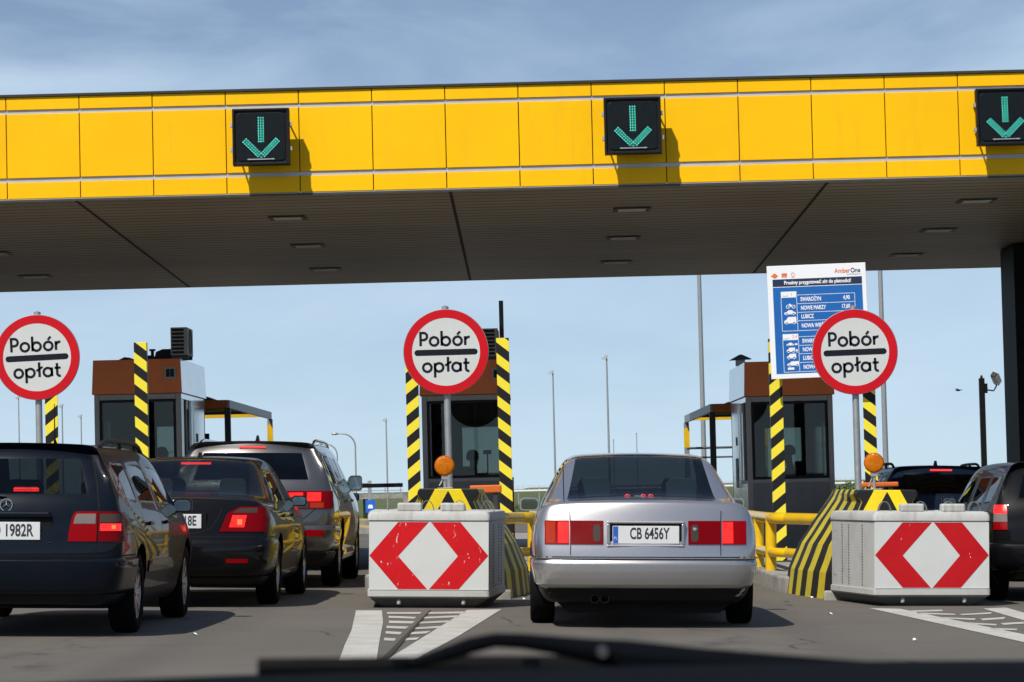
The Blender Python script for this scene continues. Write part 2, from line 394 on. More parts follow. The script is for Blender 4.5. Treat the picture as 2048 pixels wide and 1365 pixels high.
# ------------------------------------------------------------------ mesh helpers
class MB:
    def __init__(s): s.v = []; s.f = []; s.m = []
    def add(s, vs, fs, mi=0):
        o = len(s.v); s.v += [tuple(p) for p in vs]
        for q in fs: s.f.append(tuple(i+o for i in q)); s.m.append(mi)
        return s
    def box(s, c, d, mi=0, rz=0.0):
        x, y, z = (k/2 for k in d); ca, sa = math.cos(rz), math.sin(rz)
        vs = []
        for dz in (-z, z):
            for dx, dy in ((-x, -y), (x, -y), (x, y), (-x, y)):
                vs.append((c[0]+dx*ca-dy*sa, c[1]+dx*sa+dy*ca, c[2]+dz))
        return s.add(vs, [(3, 2, 1, 0), (4, 5, 6, 7), (0, 1, 5, 4), (1, 2, 6, 5), (2, 3, 7, 6), (3, 0, 4, 7)], mi)
    def span(s, a, b, mi=0):
        return s.box([(a[i]+b[i])/2 for i in range(3)], [abs(b[i]-a[i]) for i in range(3)], mi)
    def tube(s, pts, rad, n=10, mi=0, caps=True, closed=False):
        pts = [Vector(p) for p in pts]; rads = rad if isinstance(rad, (list, tuple)) else [rad]*len(pts)
        o = len(s.v); N = len(pts); up = None
        for i, p in enumerate(pts):
            a = pts[(i-1) % N] if (closed or i > 0) else p; b = pts[(i+1) % N] if (closed or i < N-1) else p
            t = (b-a).normalized()
            if up is None: up = Vector((0, 0, 1)) if abs(t.z) < .9 else Vector((0, 1, 0))
            x = t.cross(up).normalized(); y = x.cross(t).normalized(); up = y
            for k in range(n):
                q = p + (x*math.cos(2*math.pi*k/n) + y*math.sin(2*math.pi*k/n))*rads[i]
                s.v.append(tuple(q))
        for i in range(N if closed else N-1):
            j = (i+1) % N
            for k in range(n):
                l = (k+1) % n
                s.f.append((o+i*n+k, o+i*n+l, o+j*n+l, o+j*n+k)); s.m.append(mi)
        if caps and not closed:
            s.f.append(tuple(o+k for k in range(n))[::-1]); s.m.append(mi)
            s.f.append(tuple(o+(N-1)*n+k for k in range(n))); s.m.append(mi)
        return s
    def prism(s, poly, y0, y1, mi=0):
        "polygon in x,z (counter-clockwise seen from -y) pushed from y0 to y1"
        n = len(poly)
        vs = [(x, y0, z) for x, z in poly] + [(x, y1, z) for x, z in poly]
        fs = [tuple(range(n)), tuple(range(2*n-1, n-1, -1))] + [(i, n+i, n+(i+1) % n, (i+1) % n) for i in range(n)]
        return s.add(vs, fs, mi)
    def disc(s, c, r, y0, y1, n=48, mi=0, r0=0.0):
        "upright disc or ring facing -y"
        if r0 <= 0:
            return s.prism([(c[0]+r*math.cos(2*math.pi*k/n), c[1]+r*math.sin(2*math.pi*k/n)) for k in range(n)], y0, y1, mi)
        vs = []
        for yy in (y0, y1):
            for rr in (r0, r):
                for k in range(n): vs.append((c[0]+rr*math.cos(2*math.pi*k/n), yy, c[1]+rr*math.sin(2*math.pi*k/n)))
        fs = []
        for k in range(n):
            l = (k+1) % n
            fs += [(k, n+k, n+l, l)[::-1][::-1], (2*n+k, 2*n+l, 3*n+l, 3*n+k), (n+k, 3*n+k, 3*n+l, n+l), (k, l, 2*n+l, 2*n+k)]
        return s.add(vs, fs, mi)
    def lathe(s, prof, c=(0, 0, 0), n=32, mi=0, axis='z'):
        "profile of (radius, height)"
        o = len(s.v)
        for r, h in prof:
            for k in range(n):
                a = 2*math.pi*k/n; q = (r*math.cos(a), r*math.sin(a), h)
                if axis == 'x': q = (h, q[0], q[1])
                elif axis == 'y': q = (q[0], h, q[1])
                s.v.append((c[0]+q[0], c[1]+q[1], c[2]+q[2]))
        for i in range(len(prof)-1):
            for k in range(n):
                l = (k+1) % n
                s.f.append((o+i*n+k, o+i*n+l, o+(i+1)*n+l, o+(i+1)*n+k)); s.m.append(mi)
        return s
    def mesh(s, name):
        me = bpy.data.meshes.new(name); me.from_pydata(s.v, [], s.f); me.update()
        for p, mi in zip(me.polygons, s.m): p.material_index = mi
        bm = bmesh.new(); bm.from_mesh(me); bmesh.ops.recalc_face_normals(bm, faces=bm.faces); bm.to_mesh(me); bm.free()
        return me
    def build(s, name, mats, parent=None, smooth=False, bevel=0.0, seg=2):
        return link(name, s.mesh(name), mats, parent, smooth, bevel, seg)
def link(name, me, mats, parent=None, smooth=False, bevel=0.0, seg=2):
    o = bpy.data.objects.new(name, me); COL.objects.link(o)
    for m in (mats if isinstance(mats, (list, tuple)) else [mats]): me.materials.append(m)
    if parent: o.parent = parent
    if smooth:
        for p in me.polygons: p.use_smooth = True
        if smooth == 'auto':
            try: me.set_sharp_from_angle(angle=R(35))
            except Exception: pass
    if bevel:
        b = o.modifiers.new('bevel', 'BEVEL'); b.width = bevel; b.segments = seg; b.limit_method = 'ANGLE'; b.angle_limit = R(40)
    return o
def thing(name, label, cat, loc=(0, 0, 0), rot=(0, 0, 0), group=None):
    o = bpy.data.objects.new(name, None); COL.objects.link(o); o.empty_display_size = .2
    o.location = loc; o.rotation_euler = rot
    return tag(o, label, cat, group)
def tag(o, label, cat, group=None):
    o['label'] = label; o['category'] = cat
    if group: o['group'] = group
    return o
def struct(o): o['kind'] = 'structure'; return o
def text_into(mb, s, size, x, z, y, mi=0, align='LEFT', xs=1.0, th=.001, bold=0.0, rot=0.0):
    "lettering standing upright, facing -y, added to a mesh builder"
    cu = bpy.data.curves.new('txt', 'FONT'); cu.body = s; cu.size = size; cu.align_x = align; cu.align_y = 'CENTER'
    cu.resolution_u = 4; cu.offset = bold
    o = bpy.data.objects.new('txt', cu); COL.objects.link(o)
    dg = bpy.context.evaluated_depsgraph_get()
    me = bpy.data.meshes.new_from_object(o.evaluated_get(dg))
    ca, sa = math.cos(rot), math.sin(rot)
    vs = [(x + v.co.x*xs*ca - v.co.y*sa, y, z + v.co.y*ca + v.co.x*xs*sa) for v in me.vertices]
    fs = [tuple(p.vertices) for p in me.polygons]
    mb.add(vs, fs, mi)
    bpy.data.objects.remove(o); bpy.data.curves.remove(cu); bpy.data.meshes.remove(me)
def flat(mb, poly, y, mi=0):
    mb.add([(p[0], y, p[1]) for p in poly], [tuple(range(len(poly)))], mi); return mb
def rect(x0, z0, x1, z1): return [(x0, z0), (x1, z0), (x1, z1), (x0, z1)]
def arc(c, r, a0, a1, n=14): return [(c[0]+r*math.cos(R(a0+(a1-a0)*i/n)), c[1]+r*math.sin(R(a0+(a1-a0)*i/n))) for i in range(n+1)]
def stroke(mb, pts, w, y, mi=0):
    n = len(pts); o = len(mb.v)
    closed = (Vector(pts[0])-Vector(pts[-1])).length < 1e-6
    for i, p in enumerate(pts):
        a = pts[i-1] if i else (pts[-2] if closed else p); b = pts[i+1] if i < n-1 else (pts[1] if closed else p)
        t = (Vector(b)-Vector(a)).normalized(); nn = Vector((-t.y, t.x))
        for sgn in (-1, 1): mb.v.append((p[0]+nn.x*sgn*w/2, y, p[1]+nn.y*sgn*w/2))
    for i in range(n-1):
        mb.f.append((o+2*i, o+2*i+2, o+2*i+3, o+2*i+1)); mb.m.append(mi)
def copy_tree(o, parent=None):
    c = o.copy(); COL.objects.link(c)
    if parent: c.parent = parent
    for ch in list(o.children): copy_tree(ch, c)
    return c

# ================================================================== the setting
def sst(a, b, v):
    t = min(1, max(0, (v-a)/(b-a))); return t*t*(3-2*t)
def terrain(x, y):
    near = -KS*max(-45, min(45, x)) - .14
    left = -3.0*(1-sst(-12, 0, x)) - .35*sst(-12, 0, x)
    return near*(1-sst(106, 190, y)) + left*sst(106, 190, y)
def make_ground():
    xs = [-4000, -1500, -600, -250, -120] + list(range(-60, 61, 6)) + [120, 250, 600, 1500, 4000]
    ys = [-300, -100, -40] + list(range(-20, 260, 8)) + [280, 320, 400, 550, 800, 1300, 2500, 6000]
    mb = MB(); nx = len(xs)
    mb.add([(x, y, terrain(x, y)) for y in ys for x in xs],
           [(j*nx+i, j*nx+i+1, (j+1)*nx+i+1, (j+1)*nx+i) for j in range(len(ys)-1) for i in range(nx-1)])
    struct(mb.build('ground', M['meadow'], smooth=True))
make_ground()
mb = MB(); mb.add([(x, y, g(x)) for y in (-14, 108) for x in (-42, 42)], [(0, 1, 3, 2)])
struct(mb.build('road', M['asphalt']))

def poly_on_road(mb, pts, h=.004):
    mb.add([tuple(G(px, py)+Vector((0, 0, h))) for px, py in pts], [tuple(range(len(pts)))])
def crop(pts, s, ox, oy): return [(x/s+ox, y/s+oy) for x, y in pts]
mb = MB()
for pl in ([(710, 50), (828, 50), (833, 105), (815, 200), (800, 300), (625, 300), (660, 205), (690, 140)], [(1215, 48), (1372, 45), (1180, 165), (930, 300), (810, 300)],
           [(850, 58), (1010, 58), (1000, 66), (852, 66)], [(858, 75), (985, 80), (975, 88), (858, 84)], [(860, 97), (978, 100), (965, 110), (860, 108)],
           [(850, 120), (950, 124), (935, 134), (848, 131)], [(845, 145), (920, 149), (910, 160), (845, 156)], [(838, 175), (893, 178), (885, 189), (838, 187)],
           [(1040, 58), (1215, 55), (1200, 64), (1030, 66)], [(1015, 80), (1185, 72), (1165, 82), (1010, 88)], [(1000, 103), (1145, 95), (1130, 104), (990, 111)],
           [(980, 128), (1100, 121), (1080, 131), (970, 136)], [(950, 150), (1050, 144), (1030, 155), (940, 161)], [(925, 178), (1000, 173), (985, 184), (920, 189)]):
    poly_on_road(mb, crop(pl, 2.2756, 400, 1200)[::-1])
for pl in ([(1300, 163), (1450, 166), (2048, 290), (2300, 345), (2300, 385), (2048, 328)], [(1850, 165), (1960, 160), (2048, 185), (2300, 255), (2300, 285), (2048, 222)],
           [(1530, 184), (1710, 190), (1720, 196), (1540, 192)], [(1735, 192), (1895, 183), (1885, 191), (1750, 197)], [(1655, 207), (1815, 213), (1810, 221), (1650, 212)],
           [(1835, 214), (1960, 206), (1950, 216), (1850, 222)], [(1770, 232), (1915, 240), (1915, 247), (1775, 240)], [(1935, 236), (2048, 229), (2048, 238), (1950, 244)],
           [(1880, 258), (2015, 263), (2015, 271), (1890, 266)], [(1500, 175), (1650, 170), (1660, 178), (1510, 181)]):
    poly_on_road(mb, crop(pl, 2.415, 1200, 1150)[::-1])
struct(mb.build('road_marking', M['marking']))
mb = MB()
for pl in ([(1047, 48), (1052, 48), (835, 300), (800, 300)],):
    poly_on_road(mb, crop(pl, 2.2756, 400, 1200)[::-1], .008)
for pts in ([(1700, 1036), (1790, 1040), (1950, 1040)],):
    pass
struct(mb.build('road_seam', M['joint']))

ISL = [-5.73, -0.928, 3.876, 8.68]
def zi(x): return g(x) + .18
for cx in ISL:
    hw = .92; hl = 1.13 if cx == ISL[2] else .92; mb = MB(); pl = []
    for k in range(11):
        a = math.pi + math.pi*k/10; pl.append((cx+(hl if k < 5 else hw)*math.cos(a), 34.6+hw*1.0*math.sin(a)))
    pl += [(cx+hw, 66), (cx-hl, 66)]
    n = len(pl)
    # kerb stone ring and inner slab a little lower
    mb.add([(x, y, g(x)-.05) for x, y in pl] + [(x, y, g(x)+.18) for x, y in pl], [tuple(range(n, 2*n))] + [(i, (i+1) % n, n+(i+1) % n, n+i) for i in range(n)])
    struct(mb.build('traffic_island', M['concrete'], bevel=.025))

# ================================================================== toll canopy
CY = 40.2
can = thing('toll_canopy', 'long yellow toll plaza canopy with grey trim lines and brown slatted underside', 'canopy', (0, CY, 0))
Z0, Z1, Z2, Z3, Z4, Z5 = 5.06, 5.275, 5.330, 6.170, 6.222, 6.39
MOD = .9535; XJ = P(453, 300, CY).x
mb = MB(); gap = .006
nl, nr = 16, 20
for i in range(-nl, nr):
    x0, x1 = XJ+i*MOD+gap, XJ+(i+1)*MOD-gap
    for z0, z1 in ((Z0, Z1), (Z2, Z3), (Z4, Z5)):
        mb.span((x0, -.035+random.uniform(-.0015, .0015), z0+.002), (x1, .03, z1-.002))
XA, XB = XJ-nl*MOD, XJ+nr*MOD
mb.build('fascia', M['fascia'], can, bevel=.004)
mb = MB()
for z0, z1 in ((Z1, Z2), (Z3, Z4)):
    mb.span((XA, -.014, z0+.0005), (XB, -.002, z1-.0005))
mb.build('trim_strip', M['strip_grey'], can)
mb = MB(); mb.span((XA, .0505, Z0+.02), (XB, .12, Z5)); mb.span((XA-.02, -.06, Z5+.003), (XB+.02, 13.6, Z5+.035))
mb.build('roof_edge', M['joint'], can)
mb = MB(); mb.add([(XA, -.03, Z0-.012), (XB, -.03, Z0-.012), (XB, 13.7, 4.785), (XA, 13.7, 4.785),
                   (XA, -.03, Z0-.002), (XB, -.03, Z0-.002), (XB, 13.7, 4.9), (XA, 13.7, 4.9)],
                  [(0, 3, 2, 1), (4, 5, 6, 7), (0, 1, 5, 4), (2, 3, 7, 6), (1, 2, 6, 5), (3, 0, 4, 7)])
mb.build('soffit', M['soffit'], can)
def soffit_z(ly): return (Z0-.012) + (4.785-Z0+.012)*(ly+.03)/13.73
mb = MB(); mb.span((XA, 13.702, 4.78), (XB, 13.8, Z5)); mb.build('rear_fascia', M['fascia'], can)
mb = MB()
for px, py in ((148, 405), (900, 380), (1658, 362)):
    xj = P(px, py, CY).x; a, b = .0, 13.7
    mb.add([(xj-.022, a, soffit_z(a)-.004), (xj+.022, a, soffit_z(a)-.004), (xj+.022, b, soffit_z(b)-.004), (xj-.022, b, soffit_z(b)-.004)], [(0, 1, 2, 3)])
mb.build('soffit_joint', M['joint'], can)
mb = MB(); mb.span((XA, -.034, Z0-.040), (XB, -.012, Z0-.013)); mb.build('drip_edge', M['dark_steel'], can)
lx = [P(px, py, CY+yy).x for px, py, yy in ((1265, 415, 2.6),)][0]
for li in (-2, -1, 0, 1):
    for ly in (2.9, 6.9, 10.9):
        x = lx + li*4.8 - (.0 if li >= 0 else .0); z = soffit_z(ly)
        f = MB(); f.span((x-.26, ly-.26, z-.012), (x+.26, ly+.26, z-.004)); fo = f.build('ceiling_light', M['dark_steel'], can)
        d = MB(); d.span((x-.19, ly-.19, z-.020), (x+.19, ly+.19, z-.0125)); d.build('diffuser', M['white'], fo)
mb = MB(); mb.span((7.83, 9.2, -.4), (9.35, 10.6, 4.84)); mb.build('column', M['column'], can, bevel=.02)
mb = MB(); mb.span((-11.2, 9.2, 0), (-9.9, 10.6, 4.84)); mb.build('column', M['column'], can, bevel=.02)

# ------------------------------------------------------------------ lane signals
def lane_signal(px, py, label):
    c = P(px, py, CY-.42); S = .735
    t = thing('lane_signal', label, 'lane signal', c, (R(-3), 0, 0), 'green arrow lane signals on the canopy')
    h = S/2; mb = MB()
    mb.span((-h, 0, -h), (h, .11, h)); 
    mb.span((-h, -.03, -h), (-h+.03, -.0005, h)); mb.span((h-.03, -.03, -h), (h, -.0005, h)); mb.span((-h+.03, -.03, h-.03), (h-.03, -.0005, h)); mb.span((-h+.03, -.03, -h), (h-.03, -.0005, -h+.03))
    mb.build('housing', M['black'], t, bevel=.006)
    k = S/735.0
    mb = MB(); r = .05; w = h-.055
    pl = arc((w-r, w-r), r, 0, 90, 6)+arc((-w+r, w-r), r, 90, 180, 6)+arc((-w+r, -w+r), r, 180, 270, 6)+arc((w-r, -w+r), r, 270, 360, 6)
    mb.prism(pl, -.012, -.0005); mb.build('screen', M['led_screen'], t, bevel=.004)
    led = MB()
    def dot(u, v):
        x, z = (u-522)*k, (540-v)*k
        led.add([(x+.0050*math.cos(2*math.pi*q/8), -.0135, z+.0050*math.sin(2*math.pi*q/8)) for q in range(8)], [tuple(range(8))])
    for i in range(10):
        for j in (-1, 0, 1): dot(522+31*j, 293+34.5*i)
    for sg in (-1, 1):
        d = Vector((.70*sg, -.714)); n = Vector((.714*sg, .70))
        for i in range(1, 10):
            for j in (-1, 0, 1):
                q = Vector((522, 810)) + d*(33.5*i) + Vector((-n.x*0, 0)) + Vector((n.x, n.y))*0 + Vector((.714*sg, .70))*(-29*j)*1.0
                if (sg == 1 and q.x < 522-2): continue
                if (sg == -1 and q.x > 522+2): continue
                dot(q.x, q.y-8)
    dot(522, 808)
    led.build('led_arrow', M['led_green'], t)
    mb = MB(); mb.box((0, -.05, -.30), (.35, .012, .012)); mb.box((-.15, -.03, -.30), (.02, .04, .02)); mb.box((.15, -.03, -.30), (.02, .04, .02))
    mb.build('wiper_rail', M['steel'], t)
    for sx in (-1, 1):
        for z in (.16, -.16):
            b = MB(); b.box((sx*(h+.016), .03, z), (.028, .06, .05)); b.tube([(sx*(h+.012), .06, z), (sx*(h-.02), .36, z+.05)], .012, 6)
            b.build('bracket', M['steel'], t)
    return t
lane_signal(522, 274, 'square black lane signal with green down arrow, above the dark cars in the left lane')
lane_signal(1265.5, 251.5, 'square black lane signal with green down arrow, above the lane of the silver saloon')
lane_signal(2010, 233.5, 'black green arrow lane signal cut off by the right edge, above the dark blue car')

# ------------------------------------------------------------------ round toll signs
def letter_strokes(word, x, z, h, y, mb):
    "geometric road lettering: x-height h, returns the new x"
    w = h*.285; r = h*.455
    for ch in word:
        if ch == ' ': x += h*.6; continue
        if ch in 'oó':
            stroke(mb, arc((x+r, z+h/2), r*1.02, 0, 360, 28), w, y)
            if ch == 'ó': stroke(mb, [(x+r-.02*h, z+h*1.18), (x+r+.30*h, z+h*1.55)], w*.9, y)
            x += 2*r+h*.40
        elif ch == 'P':
            H = h*1.62
            stroke(mb, [(x, z), (x, z+H)], w, y); R2 = h*.40
            stroke(mb, [(x+w/2, z+H-w/2), (x+h*.33, z+H-w/2)] + arc((x+h*.33, z+H-w/2-R2), R2, 90, -90, 14) + [(x+w/2, z+H-w/2-2*R2)], w, y)
            x += h*1.05
        elif ch == 'b':
            stroke(mb, [(x, z), (x, z+h*1.65)], w, y); stroke(mb, arc((x+r, z+h/2), r*1.02, 0, 360, 28), w, y); x += 2*r+h*.40
        elif ch == 'p':
            stroke(mb, [(x, z-h*.62), (x, z+h)], w, y); stroke(mb, arc((x+r, z+h/2), r*1.02, 0, 360, 28), w, y); x += 2*r+h*.42
        elif ch == 'a':
            stroke(mb, arc((x+r, z+h/2), r*1.02, 0, 360, 28), w, y); stroke(mb, [(x+2*r, z), (x+2*r, z+h)], w, y); x += 2*r+h*.42
        elif ch == 'r':
            stroke(mb, [(x, z), (x, z+h)], w, y); stroke(mb, arc((x+h*.42, z+h*.50), h*.40, 165, 75, 8), w, y); x += h*.8
        elif ch == 't':
            stroke(mb, [(x+h*.18, z+h*1.45), (x+h*.18, z+h*.3)] + arc((x+h*.46, z+h*.30), h*.28, 180, 290, 8), w, y)
            stroke(mb, [(x-h*.12, z+h*.93), (x+h*.58, z+h*.93)], w*.9, y); x += h*.8
        elif ch == 'ł':
            stroke(mb, [(x+h*.14, z), (x+h*.14, z+h*1.65)], w, y); stroke(mb, [(x-h*.2, z+h*.68), (x+h*.52, z+h*1.12)], w*.85, y); x += h*.62
    return x
def toll_sign(px, py, polepx, tilt, label):
    c = P(px, py, 36.4); RR = .503
    base = Vector((c.x, c.y, zi(c.x)))
    t = thing('toll_sign', label, 'road sign', base, (0, 0, 0), 'round toll signs')
    zc = c.z-base.z; tl = R(tilt)
    def rotm(o): o.location = (0, 0, zc); o.rotation_euler = (0, -tl, 0)
    mb = MB(); mb.tube([(0, .075, -.1), (0, .075, zc+RR+.03)], .040, 14); mb.lathe([(.001, zc+RR+.05), (.042, zc+RR+.03)], (0, .075, 0), 12)
    mb.build('pole', M['steel'], t, smooth='auto')
    mb = MB(); mb.disc((0, 0), RR, .0, .022, 72); o = mb.build('disc', M['grey_back'], t, bevel=.004); rotm(o)
    mb = MB(); mb.disc((0, 0), RR-.006, -.004, -.0005, 72, r0=RR*.795); o = mb.build('red_ring', M['red_sign'], t); rotm(o)
    mb = MB(); mb.disc((0, 0), RR*.80, -.002, -.0004, 72); o = mb.build('white_face', M['white_sign'], t); rotm(o)
    mb = MB(); y = -.0035; k = RR/86.0
    pl = arc((62*k-4.5*k, -1*k), 6*k, -90, 90, 8)+arc((-62*k+4.5*k, -1*k), 6*k, 90, 270, 8); flat(mb, pl, y)
    h = 18.0*k
    tmp = MB(); wd = letter_strokes('Pobór', 0, 0, h, y, tmp); letter_strokes('Pobór', -50.5*k, 12.5*k, h, y, mb)
    letter_strokes('opłat', -46.5*k, -40*k, h, y, mb)
    o = mb.build('lettering', M['lettering'], t); rotm(o)
    mb = MB(); mb.box((0, .052, zc+.22), (.16, .02, .05)); mb.box((0, .052, zc-.22), (.16, .02, .05)); mb.build('clamp', M['steel'], t)
    return t
toll_sign(74, 715, 73, 1.8, 'round red and white toll sign at the left edge, above the black estate car')
toll_sign(892, 704, 893, 0.2, 'round red and white toll sign in front of the middle booth')
toll_sign(1710, 704, 1712, 1.0, 'round red and white toll sign overlapping the blue price board')

# ------------------------------------------------------------------ crash blocks
def crash_block(px, py, yaw, red, label):
    c = G(px, py)
    t = thing('crash_block', label, 'impact barrier', c, (0, TILT, R(yaw)), 'white impact barriers before the toll islands')
    hw, hb, Ln, zt = .585, .685, 1.65, .93
    def plan(inset, y0=0.0, y1=Ln): return [(-hw+inset, y0+inset), (hw-inset, y0+inset), (hb-inset, y1-inset), (-hb+inset, y1-inset)]
    def loft(secs, r=.04):
        mb = MB(); o = 0; rings = []
        for z, ins in secs:
            p = plan(ins); q = []
            for i in range(4):
                a = Vector(p[i-1]); b = Vector(p[i]); d = Vector(p[(i+1) % 4])
                u = (a-b).normalized(); v = (d-b).normalized()
                for k in range(5):
                    s = k/4; pt = b + u*r*(1-s)**2 + v*r*s**2; q.append((pt.x, pt.y, z))
            rings.append(q)
        n = len(rings[0])
        for q in rings: mb.v += q
        for i in range(len(rings)-1):
            for k in range(n): mb.f.append((i*n+k, i*n+(k+1) % n, (i+1)*n+(k+1) % n, (i+1)*n+k)); mb.m.append(0)
        mb.f.append(tuple(range(n))[::-1]); mb.m.append(0); mb.f.append(tuple((len(rings)-1)*n+k for k in range(n))); mb.m.append(0)
        return mb
    loft([(.095, .02), (.112, .0), (.165, .0), (.168, .012), (.835, .012), (.838, .0), (zt-.045, .0), (zt-.012, .014), (zt, .05)]).build('body', M['bwhite'], t, smooth='auto')
    loft([(.0, .13), (.085, .03), (.094, .03)]).build('skirt', M['bskirt'], t, smooth='auto')
    mb = MB(); flat(mb, rect(-.572, .178, .572, .824), .0095)
    mb.span((-.576, .004, .174), (.576, .0105, .1775)); mb.build('sign_panel', M['white_sign'], t)
    mb = MB(); k = 1.144/749.0
    def pt(u, v): return ((u-537.5)*k, .178+.646*(905-v)/410.0)
    for pl in ([(165, 700), (345, 903), (528, 903), (345, 703), (537, 497), (345, 497)], [(910, 700), (735, 497), (550, 497), (720, 703), (540, 903), (725, 903)]):
        q = [pt(u, v) for u, v in pl]
        # split each concave arrow into its two arms
        flat(mb, [q[0], q[1], q[2], q[3]], .0075); flat(mb, [q[0], q[3], q[4], q[5]] if pl[0][0] < 500 else [q[0], q[1], q[2], q[3]], .0075) if pl[0][0] < 500 else None
        if pl[0][0] > 500: flat(mb, [q[0], q[3], q[4], q[5]], .0075)
    mb.build('chevron', M[red], t)
    for u in (415, 685):
        x = (u-537.5)*k; m2 = MB()
        pl = [(-.118, zt-.02), (.118, zt-.02), (.118, zt+.085), (-.118, zt+.085)]
        m2.span((x-.118, .03, zt-.01), (x+.118, .15, zt+.075)); m2.build('hinge', M['bwhite'], t, bevel=.02, seg=3)
    for u, yy in ((298, .5), (515, .35), (715, .45), (895, .5)):
        x = (u-537.5)*k; m2 = MB()
        pts = [(x+.062*math.cos(R(a)), yy, zt-.01+.105*math.sin(R(a))) for a in range(0, 181, 15)]
        for i in range(len(pts)-1):
            a, b = Vector(pts[i]), Vector(pts[i+1]); 
            nn = Vector((-(b.z-a.z), 0, b.x-a.x)).normalized()*.003
            m2.add([tuple(a-nn-Vector((0, .03, 0))), tuple(b-nn-Vector((0, .03, 0))), tuple(b+nn-Vector((0, .03, 0))), tuple(a+nn-Vector((0, .03, 0))),
                    tuple(a-nn+Vector((0, .03, 0))), tuple(b-nn+Vector((0, .03, 0))), tuple(b+nn+Vector((0, .03, 0))), tuple(a+nn+Vector((0, .03, 0)))],
                   [(0, 1, 2, 3), (7, 6, 5, 4), (0, 4, 5, 1), (3, 2, 6, 7)])
        m2.build('lifting_ring', M['old_steel'], t)
    for u in (350, 755):
        x = (u-537.5)*k; m2 = MB(); m2.lathe([(.0, .118), (.015, .114), (.017, .09), (.022, .085), (.022, .04), (.014, .03), (.0, .03)], (x, .055, 0), 12)
        m2.build('bolt', M['bwhite'], t, smooth=True)
    # rows of rivets down both sides
    for sx in (-1, 1):
        for yy in (.45, .95, 1.2):
            m2 = MB(); xx = sx*(hw+(hb-hw)*yy/Ln-.010)
            for zz in range(22): m2.box((xx, yy, .2+zz*.028), (.012, .012, .010))
            m2.build('rivet_row', M['dark_steel'], t)
    return t
crash_block(857, 1217, -1.5, 'chevron_worn', 'scratched white impact block with red diamond chevrons, between the dark cars and the silver saloon')
crash_block(1865, 1213, 6.0, 'chevron_clean', 'cleaner white impact block with red diamond chevrons, right of the silver saloon')

# ------------------------------------------------------------------ striped island noses
def island_nose(px, py, label):
    c = P(px, py, 33.0); x0 = c.x
    t = thing('island_nose', label, 'island nose', (x0, 32.1, g(x0)), (0, TILT, 0), 'yellow and black striped island noses')
    def section(bw, tw, H):
        s = [(bw, 0.0), (bw*.966, .24*H), (bw*.83, .49*H), (bw*.636, .71*H), (tw+(bw*.477-tw)*.9, .89*H), (tw+.02, .96*H), (tw, H)]
        return s
    secs = []
    for yy, bw, tw in ((0, .54, .30), (.35, .62, .31), (.9, .72, .32), (1.5, .80, .325), (2.3, .86, .33)):
        secs.append((yy, section(bw, tw, 1.14)))
    mb = MB(); n = 7
    for yy, s in secs:
        for x, z in s: mb.v.append((-x, yy, z))
        for x, z in s[::-1]: mb.v.append((x, yy, z))
    for i in range(len(secs)-1):
        for k in range(2*n-1):
            a = i*2*n+k; mb.f.append((a, a+1, a+2*n+1, a+2*n)); mb.m.append(0)
    mb.f.append(tuple(range(2*n))); mb.m.append(1)
    mb.f.append(tuple(range((len(secs)-1)*2*n, len(secs)*2*n))); mb.m.append(0)
    o = mb.build('nose', [M['nose_side'], M['nose_front']], t, bevel=.012)
    mb = MB(); mb.span((-.66, -.05, -.02), (.66, .0, .10)); mb.build('footing', M['concrete'], t, bevel=.02)
    return t
island_nose(895, 990, 'battered yellow and black island nose behind the scratched block')
island_nose(1749, 985, 'yellow and black striped island nose behind the cleaner block, curving beside the guard rail')

def warning_lamp(px, py, label):
    c = P(px, py, 32.45); zb = g(c.x)+1.14; z = c.z-zb
    t = thing('warning_lamp', label, 'warning lamp', (c.x, c.y, zb), (0, 0, 0), 'round amber warning lamps on the island noses')
    mb = MB(); mb.lathe([(.0, -.016), (.03, -.015), (.06, -.0125), (.085, -.009), (.096, -.004), (.099, .0)], (0, 0, z), 40, axis='y')
    for rr in (.03, .055, .08): pass
    mb.build('lens', M['amber'], t, smooth=True)
    mb = MB(); mb.lathe([(.102, -.004), (.106, .002), (.104, .03), (.08, .07), (.0, .075)], (0, 0, z), 40, axis='y'); mb.build('rim', M['orange'], t, smooth='auto')
    mb = MB(); mb.tube([(0, .03, -.02), (0, .03, z-.08)], .018, 10); mb.box((0, .03, z-.12), (.07, .05, .05)); mb.tube([(-.06, .03, .03), (-.01, .04, z-.13)], .009, 6)
    mb.box((0, .03, .004), (.16, .09, .012)); mb.build('stem', M['steel'], t, bevel=.003)
warning_lamp(889, 932, 'round amber warning lamp in front of the middle booth')
warning_lamp(1748, 926, 'round amber warning lamp above the right island nose')

def light_bar(px0, px1, py0, py1, Y, label):
    a, b = P(px0, py1, Y), P(px1, py0, Y); z0 = zi((a.x+b.x)/2)
    t = thing('warning_board', label, 'warning board', ((a.x+b.x)/2, Y, z0), (0, 0, 0), 'orange boards behind the island noses')
    w = (b.x-a.x)/2; mb = MB(); mb.span((-w, -.05, a.z-z0), (w, .05, b.z-z0)); mb.build('board', M['orange'], t, bevel=.012)
    mb = MB(); mb.box((-w*.6, 0, (a.z-z0)/2), (.05, .05, a.z-z0)); mb.box((w*.6, 0, (a.z-z0)/2), (.05, .05, a.z-z0)); mb.build('stand', M['dark_steel'], t)
light_bar(940, 1003, 970, 987, 35.2, 'orange board behind the battered island nose, below the middle booth window')
light_bar(1722, 1796, 964, 975, 35.2, 'orange board behind the right island nose, under the amber lamp')

